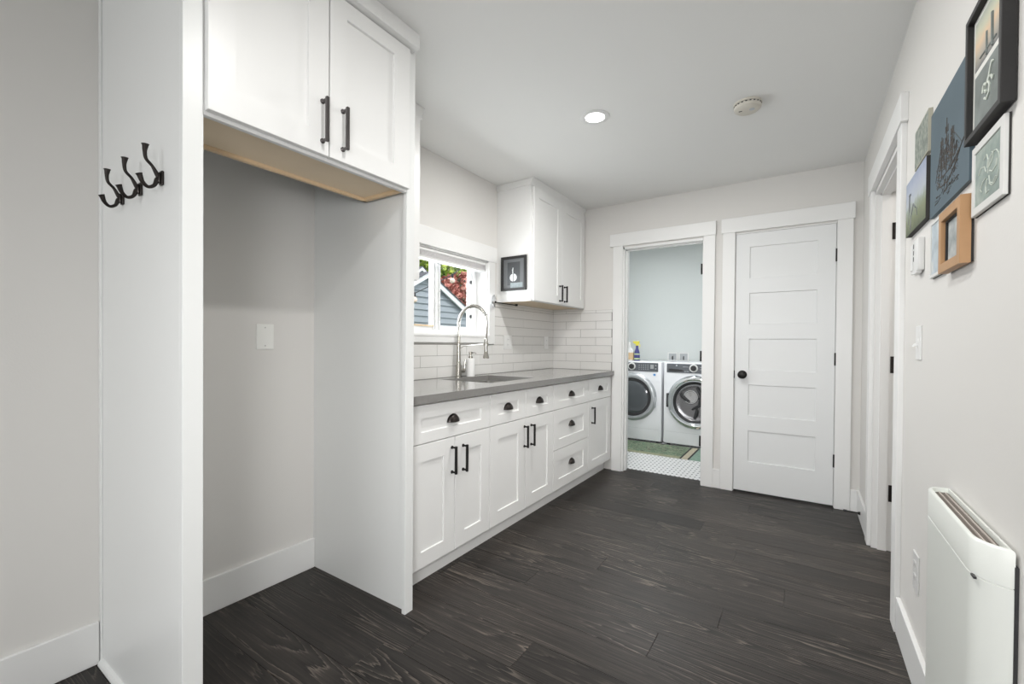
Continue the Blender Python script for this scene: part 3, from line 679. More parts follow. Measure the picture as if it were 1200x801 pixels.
# ------------------------------------------------------------------ wall cabinets
def wall_cab(y0, y1, ydoors, label, handle_ys, crown_left):
    XF = -1.757; XB = XF-0.021
    c = thing('wall_cabinet', label, 'cabinet', ((XL+XF)/2, (y0+y1)/2, 1.49), 'white wall cabinets above the worktop')
    b = MB().box(XL, XB, y0, y1, 1.500, ZC-0.002, 0.0008); b.build('carcass', M_cab, c)
    b = MB().box(XL+0.001, XB-0.004, y0+0.004, y1-0.004, 1.494, 1.500); tag(b.build('underside', M_wood, c), 'bare wood underside', None)
    b = MB().box(XL, XB, y0-0.0008, y0+0.003, 1.488, 1.503).box(XB-0.014, XB, y0, y1, 1.488, 1.503); b.build('light_rail', M_cab, c)
    for (p_, q_) in ydoors:
        b = MB(); panelled(b, PX(XF), p_, q_, 1.492, 2.372, [(p_+0.072, q_-0.072, 1.566, 2.30)], t=0.02); f = b.build('door', M_cab, c)
        for hy in handle_ys:
            if p_ < hy < q_: bar_pull(f, XF, hy, 1.585, 0.14)
    b = MB(); prof = [(0, 2.378), (0.006, 2.380), (0.008, 2.40), (0.020, 2.418), (0.026, 2.432), (0.026, ZC-0.001), (0, ZC-0.001)]
    b.loft([[(XB+dx, y, z) for dx, z in prof] for y in (y0-0.02 if crown_left else y0, y1+(0 if crown_left else 0.02))])
    b.build('crown_moulding', M_cab, c)
    if crown_left:
        b = MB().box(XL, XB+0.010, y0-0.012, y0, 2.385, ZC-0.001, 0.002); b.build('crown_return', M_cab, c)
    return c
wall_cab(2.882, YW-0.001, [(2.892, 3.3555), (3.3585, 3.815)], 'white two-door wall cabinet in the corner with a framed picture on its side', (3.316, 3.402), True)
wall_cab(1.3165, 1.700, [(1.325, 1.692)], 'white wall cabinet left of the window, mostly hidden behind the tall panel', (1.36,), False)

# ------------------------------------------------------------------ fridge alcove: two tall panels and the cabinet above
SF = -1.402
def stile(y0, y1): return MB().box(SF-0.020, SF, y0, y1, 0, ZC-0.001, 0.001)
t = thing('tall_end_panel', 'tall white end panel at the near side of the alcove, with coat hooks on it', 'panel', (-1.75, 0.5, 0), 'tall panels of the fridge alcove')
MB().box(XL+0.0005, SF-0.020, 0.487, 0.523, 0, ZC-0.001, 0.0008).build('panel', M_panel, t)
MB().box(SF-0.020, SF, 0.487, 0.536, 0, ZC-0.001, 0.001).build('front_stile', M_panel, t)
MB().box(XL+0.0005, XL+0.022, 0.481, 0.487, 0, ZC-0.001, 0.001).build('scribe_strip', M_panel, t)
b = MB(); b.loft([[(x, 0.487, 0), (x, 0.472, 0), (x, 0.4735, 0.009), (x, 0.479, 0.016), (x, 0.487, 0.019)] for x in (XL+0.022, SF)]); b.build('shoe_moulding', M_panel, t)
t = thing('tall_end_panel', 'tall white end panel standing between the alcove and the worktop', 'panel', (-1.75, 1.3, 0), 'tall panels of the fridge alcove')
MB().box(XL+0.0005, SF-0.020, 1.297, 1.316, 0, ZC-0.001, 0.0008).build('panel', M_panel, t)
MB().box(SF-0.020, SF, 1.276, 1.3205, 0, ZC-0.001, 0.001).build('front_stile', M_panel, t)
XF2 = -1.381
c = thing('over_fridge_cabinet', 'large white two-door cabinet high above the fridge alcove', 'cabinet', (-1.6, 0.91, 1.785))
CB = -1.672
MB().box(CB, SF-0.0005, 0.5365, 1.2755, 1.806, ZC-0.002, 0.0006).build('carcass', M_cab, c)
MB().box(CB+0.012, SF-0.018, 0.538, 1.274, 1.799, 1.806).build('underside', M_wood, c).__setitem__('label', 'bare wood underside')
MB().box(CB, CB+0.016, 0.5365, 1.2755, 1.786, 1.806, 0.001).box(CB, SF-0.016, 1.258, 1.2755, 1.786, 1.806, 0.001).build('wood_cleat', M_woodedge, c)
MB().box(SF-0.018, SF-0.0005, 0.5365, 1.2755, 1.781, 1.807, 0.001).build('light_rail', M_cab, c)
for p_, q_, pa, pb, hy in ((0.5385, 0.9035, 0.610, 0.830, 0.879), (0.9075, 1.272, 0.974, 1.192, 0.957)):
    b = MB(); panelled(b, PX(XF2), p_, q_, 1.792, 2.368, [(pa, pb, 1.868, 2.305)], t=0.02, rec=0.009); f = b.build('door', M_cab, c)
    bar_pull(f, XF2, hy, 1.903, 0.150, M_gun, 'dark pewter bar pull')
prof = [(-0.020, 2.372), (0.004, 2.372), (0.024, 2.376), (0.026, 2.38), (0.026, ZC-0.001), (-0.020, ZC-0.001)]
b = MB(); b.loft([[(XF2+dx, y, z) for dx, z in prof] for y in (0.486, 1.300)]); b.build('crown_moulding', M_cab, c)

# coat hooks
def coat_hook(x, label):
    y = 0.487; z = 1.615
    h = thing('coat_hook', label, 'coat hook', (x, y, z), 'coat hooks on the tall end panel')
    b = MB().box(x-0.011, x+0.011, y-0.007, y, z-0.021, z+0.019, 0.003, 2).box(x-0.008, x+0.008, y-0.014, y-0.006, z-0.017, z+0.013, 0.004, 2); b.build('backplate', M_bronze, h)
    b = MB()
    def sp_(pts, rad):
        n = 6; out = []; ro = []
        for i in range(len(pts)-1):
            p0 = pts[max(i-1, 0)]; p1 = pts[i]; p2 = pts[i+1]; p3 = pts[min(i+2, len(pts)-1)]
            for k in range(n):
                t_ = k/n
                q = [0.5*((2*p1[j])+(-p0[j]+p2[j])*t_+(2*p0[j]-5*p1[j]+4*p2[j]-p3[j])*t_*t_+(-p0[j]+3*p1[j]-3*p2[j]+p3[j])*t_**3) for j in (0, 1)]
                out.append((x, y-q[0], z+q[1])); ro.append(rad[i]*(1-t_)+rad[i+1]*t_)
        out.append((x, y-pts[-1][0], z+pts[-1][1])); ro.append(rad[-1]); return out, ro
    o_, r_ = sp_([(0.004, -0.004), (0.012, 0.004), (0.024, 0.026), (0.038, 0.042), (0.041, 0.062), (0.040, 0.078), (0.040, 0.082)], [0.0075, 0.0065, 0.0042, 0.0044, 0.0052, 0.0075, 0.0095])
    b.tube(o_, r_, 10)
    o_, r_ = sp_([(0.004, -0.002), (0.013, -0.008), (0.020, -0.026), (0.034, -0.034), (0.046, -0.024), (0.052, -0.008), (0.054, -0.003)], [0.0075, 0.0065, 0.0048, 0.0045, 0.0055, 0.0072, 0.0088])
    b.tube(o_, r_, 10)
    b.build('hook_arms', M_bronze, h)
coat_hook(-1.536, 'dark bronze double coat hook nearest the front edge of the tall panel')
coat_hook(-1.702, 'middle one of the three dark bronze double coat hooks')
coat_hook(-1.865, 'dark bronze double coat hook closest to the grey wall')

# ------------------------------------------------------------------ ceiling fittings
def downlight(x, y, label, W, z=ZC, col=(1.0, 0.985, 0.96), spread=None):
    t = thing('recessed_downlight', label, 'ceiling light', (x, y, z-0.012), None)
    b = MB().lathe((x, y, z), (0, 0, -1), [(0, 0.080), (0.003, 0.080), (0.006, 0.072), (0.006, 0.056), (0.003, 0.052)], 40, False, False); b.build('trim_ring', M_white_pl, t)
    b = MB().lathe((x, y, z), (0, 0, -1), [(0.0005, 0.054), (0.004, 0.053)], 40); b.build('lens', M_lens, t)
    lamp('downlight_lamp', 'AREA', (x, y, z-0.009), W, col, 0.10, spread=spread)
    return t
downlight(-1.003, 2.30, 'round recessed downlight glowing white in the ceiling', LIGHT_W['main'])
downlight(-0.45, 0.82, 'recessed downlight above the fridge alcove', LIGHT_W['near'])
downlight(0.6, -1.6, 'recessed downlight of the room behind', LIGHT_W['rear'])
downlight(-1.40, 4.45, 'unseen downlight added to light the laundry room', LIGHT_W['laundry'], col=(0.96, 0.985, 1.0))  # added fitting, out of view, brightens the laundry
downlight(1.2, 3.0, 'unseen downlight added to light the room beyond the right-hand opening', LIGHT_W['side'], col=(1.0, 0.95, 0.90))  # invented fitting that lights the side room through its opening
sx, sy = -0.266, 2.605
t = thing('smoke_detector', 'round off-white smoke detector on the ceiling', 'smoke detector', (sx, sy, ZC-0.04))
b = MB().lathe((sx, sy, ZC), (0, 0, -1), [(0, 0.068), (0.010, 0.068), (0.012, 0.062), (0.016, 0.062), (0.018, 0.066), (0.030, 0.064), (0.038, 0.054), (0.041, 0.040), (0.041, 0.001)], 40); b.build('housing', M_smoke, t)
b = MB()
for k in range(20):
    a = 2*PI*k/20; b.box(sx+0.0625*math.cos(a)-0.004, sx+0.0625*math.cos(a)+0.004, sy+0.0625*math.sin(a)-0.004, sy+0.0625*math.sin(a)+0.004, ZC-0.0165, ZC-0.0125)
b.build('vents', M_dark_pl, t)
b = MB().lathe((sx+0.022, sy-0.012, ZC-0.0405), (0, 0, -1), [(0, 0.013), (0.002, 0.013), (0.0025, 0.010)], 20); b.build('test_button', M_silver, t)
MB().box(sx-0.040, sx-0.024, sy-0.020, sy-0.014, ZC-0.0425, ZC-0.040).build('indicator', M_dark_pl, t)

# door stop
t = thing('door_stop', 'thin dark spring door stop sticking out of the far right baseboard', 'door stop', (0.29, 3.66, 0.05))
b = MB().tube([(XR-BT, 3.60, 0.062), (XR-BT-0.012, 3.603, 0.062)], [0.011, 0.009], 12).tube([(XR-BT-0.01, 3.603, 0.062), (XR-BT-0.072, 3.614, 0.060)], 0.0045, 8); b.build('spring_rod', M_black, t)
b = MB().tube([(XR-BT-0.070, 3.6137, 0.060), (XR-BT-0.088, 3.617, 0.0595)], 0.0075, 10); b.build('tip', M_rubber, t)

# ------------------------------------------------------------------ heater on the right wall
def offset_poly(poly, d_):
    n = len(poly); out = []
    for i in range(n):
        p0, p1, p2 = Vector(poly[i-1]), Vector(poly[i]), Vector(poly[(i+1) % n])
        a = (p1-p0).normalized(); c_ = (p2-p1).normalized(); na = Vector((-a.y, a.x)); nc = Vector((-c_.y, c_.x)); bis = (na+nc)
        if bis.length < 1e-6: bis = na
        bis.normalize(); k = d_/max(0.3, bis.dot(na)); out.append(tuple(p1+bis*k))
    return out
hb = XR-0.0045
HF = 0.279
poly = [(hb, 1.592)]
for k in range(5): a = PI/2*k/4; poly.append((hb-0.012+0.0-(hb-0.012-HF-0.010)*1.0*1 if False else HF+0.030-0.030*math.sin(a), 1.556+0.036*math.cos(a)))
for k in range(9):
    a = PI/2*k/8; poly.append((HF+(hb-HF)*(1-math.cos(a)), 1.228-0.060*math.sin(a)))
poly = [poly[0]]+poly[1:]
def area(p_): return sum(p_[i-1][0]*p_[i][1]-p_[i][0]*p_[i-1][1] for i in range(len(p_)))/2
if area(poly) < 0: poly = poly[::-1]
L3 = lambda pl, z: [(a, c_, z) for a, c_ in pl]
ht = thing('wall_heater', 'slim off-white enamel heater with a rounded corner on the right wall', 'heater', (0.30, 1.38, 0.10))
HZ = 0.777; SZ = 0.705
i1 = offset_poly(poly, 0.0018); i2 = offset_poly(poly, 0.004); i3 = offset_poly(poly, 0.0075)
b = MB(); b.loft([L3(poly, 0.10), L3(poly, SZ-0.0015), L3(i1, SZ-0.0005), L3(i1, SZ+0.0005), L3(poly, SZ+0.0015), L3(poly, HZ-0.005), L3(i1, HZ-0.0015), L3(i2, HZ), L3(i3, HZ), L3(i3, HZ-0.012)]); b.build('cover', M_heater, ht)
b = MB().box(hb-0.001, XR, 1.166, 1.585, 0.095, HZ-0.03, 0.0005); tag(b.build('backplate', M_rubber, ht), 'dark strip standing for the shadow gap behind the heater', None)  # dark colour stands in for the shaded gap between cover and wall
gr = offset_poly(poly, 0.0085)
b = MB(); gi = [(a, c_) for a, c_ in gr]; b.loft([L3([(HF+0.010+(a-HF-0.0085)*0.93, 1.212 + (c_-1.175)*0.89) for a, c_ in gi], HZ-0.0118), L3([(HF+0.010+(a-HF-0.0085)*0.93, 1.212+(c_-1.175)*0.89) for a, c_ in gi], HZ-0.0095)])
g = b.build('air_grille', M_taupe, ht); g['label'] = 'taupe mesh air outlet'
b = MB().box(HF+0.0215, HF+0.0232, 1.192, 1.565, HZ-0.011, HZ-0.006).box(HF+0.0335, HF+0.0352, 1.186, 1.565, HZ-0.011, HZ-0.006).box(HF+0.0445, hb-0.007, 1.183, 1.575, HZ-0.012, HZ-0.006, 0.001); b.build('rib', M_rib, g)
b = MB().box(HF+0.0005, HF+0.005, 1.188, 1.206, SZ-0.0025, SZ+0.0015); tag(b.build('receiver_window', M_dark_pl, ht), 'small dark slot', None)

# ------------------------------------------------------------------ pictures on the right wall
M_sunset = grad_z('sunset_print', 0.156, 0.258, [(0.0, (0.16, 0.17, 0.17)), (0.3, (0.45, 0.40, 0.33)), (0.55, (0.70, 0.52, 0.35)), (0.8, (0.55, 0.55, 0.42)), (1.0, (0.40, 0.43, 0.36))], 25, 0.12)
M_slate = speckle('slate_print', [(0.3, (0.13, 0.15, 0.14)), (0.7, (0.24, 0.27, 0.26))], 14)
M_bluec = speckle('blue_canvas', [(0.3, (0.072, 0.112, 0.138)), (0.7, (0.088, 0.134, 0.165))], 6)
M_etch = mat('brown_ink', (0.10, 0.088, 0.078), 0.8, var=(60, 0.4))
M_botan = speckle('mottled_print', [(0.35, (0.16, 0.19, 0.165)), (0.5, (0.25, 0.28, 0.245)), (0.65, (0.36, 0.38, 0.33))], 60, 3)
M_land = grad_z('landscape_print', 0, 0.2, [(0.0, (0.10, 0.12, 0.07)), (0.25, (0.21, 0.24, 0.14)), (0.42, (0.30, 0.34, 0.28)), (0.55, (0.46, 0.50, 0.54)), (0.8, (0.40, 0.44, 0.54)), (1.0, (0.30, 0.35, 0.47))], 40, 0.14)
M_aqua = speckle('grey_green_print', [(0.3, (0.20, 0.25, 0.23)), (0.5, (0.28, 0.34, 0.31)), (0.7, (0.38, 0.43, 0.39))], 25)
M_pale = mat('pale_ink', (0.62, 0.66, 0.60), 0.8, var=(60, 0.15))
M_water = speckle('misty_water_print', [(0.3, (0.24, 0.27, 0.28)), (0.5, (0.42, 0.45, 0.45)), (0.7, (0.62, 0.63, 0.61))], 18, 4, mapping=(1, 1, 1))
M_beach = speckle('pale_blue_print', [(0.3, (0.38, 0.43, 0.46)), (0.5, (0.50, 0.57, 0.62)), (0.7, (0.66, 0.68, 0.66))], 16)
M_greyph = speckle('grey_photo', [(0.3, (0.10, 0.11, 0.12)), (0.5, (0.20, 0.21, 0.22)), (0.7, (0.34, 0.35, 0.36))], 12, 3)

def frame_ring(P, u0, u1, v0, v1, w_, d_, lip=0.003):
    """mitred frame: outer rect, border w_, depth d_ from the wall (P d measured outward from the wall)"""
    R = lambda e_, dd: [P(u0+e_, v0+e_, dd), P(u1-e_, v0+e_, dd), P(u1-e_, v1-e_, dd), P(u0+e_, v1-e_, dd)]
    b = MB(); b.loft([R(w_, 0.002), R(0, 0.002), R(0, d_-0.001), R(0.001, d_), R(w_-0.001, d_), R(w_, d_-0.0015), R(w_, 0.002)], False, False); return b
def PR(u, v, dd): return (XR-dd, u, v)
def rect(P, u0, u1, v0, v1, d0, d1):
    q = lambda dd: [P(u0, v0, dd), P(u1, v0, dd), P(u1, v1, dd), P(u0, v1, dd)]
    return MB().loft([q(d0), q(d1)])
def lines(P, strokes, d_, r=0.0009):
    b = MB()
    for st in strokes:
        rr = r
        if isinstance(st, tuple): st, rr = st
        b.tube([P(u, v, d_) for u, v in st], rr, 5)
    return b
# large black frame
u0, u1, v0, v1 = 1.212, 1.440, 1.622, 1.910
t = thing('picture_frame', 'deep black picture frame with a white mount and two small pictures', 'picture', (XR, 1.326, v0), 'pictures on the right wall')
f = frame_ring(PR, u0, u1, v0, v1, 0.013, 0.024).build('frame', M_bframe, t)
rect(PR, u0+0.012, u1-0.012, v0+0.012, v1-0.012, 0.004, 0.012).build('mount', M_mount, t)
a_ = MB(); 
pq = rect(lambda u, v, dd: (XR-dd, u, v), 1.240, 1.414, 1.778, 1.886, 0.012, 0.0126).build('print', M_sunset, t)
pq.location.z += 0  # material gradient works from the thing base
f = rect(PR, 1.240, 1.414, 1.648, 1.764, 0.012, 0.0126).build('print', M_slate, t)
lines(PR, [([(1.300, 1.780), (1.302, 1.85)], 0.004), ([(1.335, 1.780), (1.336, 1.83)], 0.003), ([(1.28, 1.79), (1.38, 1.795)], 0.002)], 0.0126).build('drawing', M_slate, t)
oc = [[(1.345, 1.690), (1.330, 1.682), (1.316, 1.690), (1.312, 1.704), (1.320, 1.714), (1.334, 1.716), (1.344, 1.708), (1.338, 1.698), (1.328, 1.700)],
      [(1.330, 1.716), (1.318, 1.724), (1.306, 1.720), (1.296, 1.708), (1.290, 1.714)], [(1.322, 1.716), (1.310, 1.738), (1.300, 1.748), (1.292, 1.742)], [(1.336, 1.712), (1.345, 1.722), (1.352, 1.718), (1.356, 1.706)]]
lines(PR, [(s_, 0.0026) for s_ in oc], 0.013).build('drawing', M_pale, t)
# blue canvas with a ship drawing
u0, u1, v0, v1 = 1.458, 1.846, 1.549, 1.868
t = thing('canvas_picture', 'large slate-blue canvas with a brown etched sailing ship', 'picture', (XR, 1.65, v0), 'pictures on the right wall')
rect(PR, u0, u1, v0, v1, 0.0005, 0.010).build('canvas', M_bluec, t)
S = []; rs = random.Random(4); cx, cz = 1.655, 1.640
# hull
S += [([(cx+0.10, cz-0.005), (cx+0.06, cz-0.03), (cx-0.02, cz-0.034), (cx-0.08, cz-0.012), (cx-0.12, cz+0.012)], 0.0016), ([(cx+0.10, cz+0.01), (cx+0.05, cz-0.006), (cx-0.04, cz-0.006), (cx-0.12, cz+0.016)], 0.0014)]
for mx_, h in ((cx+0.055, 0.11), (cx+0.005, 0.145), (cx-0.05, 0.10)):
    S.append(([(mx_, cz-0.008), (mx_, cz+h)], 0.0013))
    for k in range(4):
        zz = cz+0.018+k*h*0.2; w_ = 0.026*(1-k*0.14)
        S.append(([(mx_-w_, zz), (mx_+w_, zz+0.003)], 0.0011)); S.append(([(mx_-w_, zz), (mx_-w_*0.8, zz+0.008), (mx_-w_*0.9, zz+0.018)], 0.0009)); S.append(([(mx_+w_, zz+0.003), (mx_+w_*0.7, zz+0.010), (mx_+w_*0.85, zz+0.019)], 0.0009))
        S.append(([(mx_-w_*0.3, zz), (mx_-w_*0.2, zz+0.018)], 0.0008)); S.append(([(mx_+w_*0.3, zz), (mx_+w_*0.4, zz+0.018)], 0.0008))
S += [([(cx+0.055, cz+0.10), (cx+0.12, cz+0.0)], 0.0007), ([(cx-0.05, cz+0.09), (cx-0.14, cz+0.022)], 0.0007), ([(cx-0.12, cz+0.014), (cx-0.155, cz+0.030)], 0.0012)]
for k in range(26):
    x_ = cx+rs.uniform(-0.12, 0.12); z_ = cz-0.045-rs.uniform(0, 0.022); S.append(([(x_, z_), (x_+rs.uniform(0.01, 0.03), z_+rs.uniform(-0.004, 0.004))], 0.0009))
for k in range(170):
    x_ = cx+rs.uniform(-0.10, 0.10); z_ = cz+rs.uniform(-0.055, 0.075)*(1-abs(x_-cx)*4.5); S.append(([(x_, z_), (x_+rs.uniform(-0.02, 0.02), z_+rs.uniform(-0.012, 0.018))], 0.0007))
lines(PR, S, 0.0104).build('ship_drawing', M_etch, t)
# small print
t = thing('small_print', 'small mottled grey-green print on a pale wooden block, topmost on the left', 'picture', (XR, 1.98, 1.776), 'pictures on the right wall')
rect(PR, 1.880, 2.080, 1.776, 1.912, 0.0005, 0.011).build('block', M_lightplywood, t)
rect(PR, 1.884, 2.076, 1.781, 1.907, 0.011, 0.0114).build('print', M_botan, t)
# landscape canvas
t = thing('landscape_canvas', 'small canvas of a green field under a lilac-blue sky', 'picture', (XR, 2.02, 1.562), 'pictures on the right wall')
rect(PR, 1.868, 2.186, 1.562, 1.758, 0.0005, 0.016).build('canvas_edge', M_canvasedge, t)
rect(PR, 1.868, 2.186, 1.562, 1.758, 0.016, 0.0166).build('painting', M_land, t)
lines(PR, [([(2.115, 1.64), (2.115, 1.70)], 0.004), ([(2.085, 1.625), (2.05, 1.655), (2.02, 1.635)], 0.003), ([(2.12, 1.70), (2.10, 1.702)], 0.004), ([(2.14, 1.60), (2.12, 1.66)], 0.002), ([(1.99, 1.60), (2.0, 1.63)], 0.002), ([(2.10, 1.575), (2.09, 1.625)], 0.003)], 0.0164).build('painted_building', M_greyph, t)
# white framed grey-green print
u0, u1, v0, v1 = 1.240, 1.434, 1.452, 1.610
t = thing('picture_frame', 'white framed grey-green picture with pale curling lines', 'picture', (XR, 1.337, v0), 'pictures on the right wall')
frame_ring(PR, u0, u1, v0, v1, 0.018, 0.011).build('frame', M_wframe, t)
rect(PR, u0-0.001, u1+0.001, v0-0.001, v1+0.001, 0.0005, 0.0035).build('backing', M_canvasedge, t)
rect(PR, u0+0.017, u1-0.017, v0+0.017, v1-0.017, 0.004, 0.0085).build('print', M_aqua, t)
S = [([(1.30+0.035*math.cos(a*0.5), 1.525+0.035*math.sin(a*0.5)) for a in range(12)], 0.0012)]
for k in range(7):
    a = 0.5+k*0.85; S.append(([(1.335+0.012*math.cos(a), 1.525+0.012*math.sin(a)), (1.335+0.03*math.cos(a+0.3), 1.525+0.028*math.sin(a+0.3)), (1.335+0.052*math.cos(a+0.1), 1.525+0.042*math.sin(a+0.1)), (1.335+0.058*math.cos(a-0.2), 1.525+0.040*math.sin(a-0.2))], 0.0014))
lines(PR, S, 0.0088).build('drawing', M_pale, t)
# oak frame
u0, u1, v0, v1 = 1.452, 1.650, 1.352, 1.516
t = thing('picture_frame', 'chunky oak picture frame around a misty grey water picture', 'picture', (XR, 1.56, v0), 'pictures on the right wall')
frame_ring(lambda u, v, dd: PR(u, v, dd+0.004), u0, u1, v0, v1, 0.025, 0.022).build('frame', M_oak, t)
frame_ring(lambda u, v, dd: PR(u, v, dd+0.004), u0+0.025, u1-0.025, v0+0.025, v1-0.025, 0.005, 0.013).build('inner_lip', M_bframe, t)
rect(PR, u0+0.004, u1-0.004, v0+0.004, v1-0.004, 0.0005, 0.0062).build('backing', M_canvasedge, t)
rect(PR, u0+0.029, u1-0.029, v0+0.029, v1-0.029, 0.0062, 0.012).build('print', M_water, t)
# pale print next to the oak frame
u0, u1, v0, v1 = 1.688, 1.832, 1.362, 1.532
t = thing('picture_frame', 'thin white framed pale blue beach picture, partly behind the oak frame', 'picture', (XR, 1.76, v0), 'pictures on the right wall')
frame_ring(PR, u0, u1, v0, v1, 0.010, 0.011).build('frame', M_wframe, t)
rect(PR, u0-0.001, u1+0.001, v0-0.001, v1+0.001, 0.0005, 0.0035).build('backing', M_canvasedge, t)
rect(PR, u0+0.009, u1-0.009, v0+0.009, v1-0.009, 0.004, 0.0085).build('print', M_beach, t)

# wall control and sensor below the landscape
t = thing('wall_control', 'white wall-mounted control box with a row of dark slots', 'control', (XR, 2.02, 1.40))
b = MB().box(XR-0.018, XR, 1.962, 2.048, 1.410, 1.520, 0.003, 2); b.build('housing', M_white_pl, t)
b = MB()
for z in (1.500, 1.478, 1.456): b.box(XR-0.0186, XR-0.017, 2.026, 2.036, z-0.0075, z+0.0075)
b.build('slots', M_dark_pl, t)
b = MB().box(XR-0.020, XR-0.004, 1.975, 2.035, 1.402, 1.412, 0.002); b.build('lower_lip', M_white_pl, t)
t = thing('remote_control', 'small white remote in a cradle at the left of the control box', 'remote control', (XR, 2.10, 1.41))
b = MB().box(XR-0.012, XR, 2.075, 2.115, 1.412, 1.450, 0.003, 2); b.build('cradle', M_white_pl, t)
b = MB().loft([[(XR-0.012+q*0.0, 2.078, z) if False else (XR-dx, y, z) for dx, y in ((0.003, 2.079), (0.003, 2.111), (0.013, 2.111), (0.016, 2.095), (0.013, 2.079))] for z in (1.424, 1.515)]); b.build('handset', M_white_pl, t)

# picture on the side of the corner cabinet
def PS(u, v, dd): return (u, 2.882-dd, v)
u0, u1, v0, v1 = -2.054, -1.815, 1.575, 1.846
t = thing('picture_frame', 'black framed dark photograph hung on the side of the corner wall cabinet', 'picture', (-1.935, 2.882, v0))
frame_ring(PS, u0, u1, v0, v1, 0.020, 0.018).build('frame', M_bframe, t)
rect(PS, u0+0.018, u1-0.018, v0+0.018, v1-0.018, 0.001, 0.008).build('mount', mat('charcoal_mount', (0.13, 0.135, 0.14), 0.7, var=(20, 0.1)), t)
rect(PS, -1.995, -1.875, 1.618, 1.800, 0.008, 0.0085).build('print', mat('dark_photo', (0.045, 0.048, 0.052), 0.5, var=(12, 0.3)), t)
M_palegrey = mat('pale_photo_tone', (0.62, 0.64, 0.64), 0.6, var=(30, 0.1)); M_midgrey = mat('mid_photo_tone', (0.24, 0.28, 0.29), 0.6, var=(50, 0.4))
b = MB()
for s_ in (-1, 1):
    pl = [(-1.938+s_*0.003, 1.650)]+[(-1.938+s_*(0.003+0.030*math.sin(PI*k/12)), 1.678-0.030*math.cos(PI*k/12)) for k in range(13)]+[(-1.938+s_*0.003, 1.690)]
    b.prism(pl, lambda p_, q_: (p_, 2.882-0.0085, q_), lambda p_, q_: (p_, 2.882-0.0092, q_))
b.build('pale_disc', M_palegrey, t)
lines(PS, [([(-1.942, 1.71), (-1.944, 1.735), (-1.940, 1.755)], 0.004), ([(-1.950, 1.738), (-1.938, 1.742)], 0.003)], 0.0088).build('figure_stroke', M_palegrey, t)
rect(PS, -1.965, -1.850, 1.597, 1.636, 0.0085, 0.0092).build('ground_tone', M_midgrey, t)

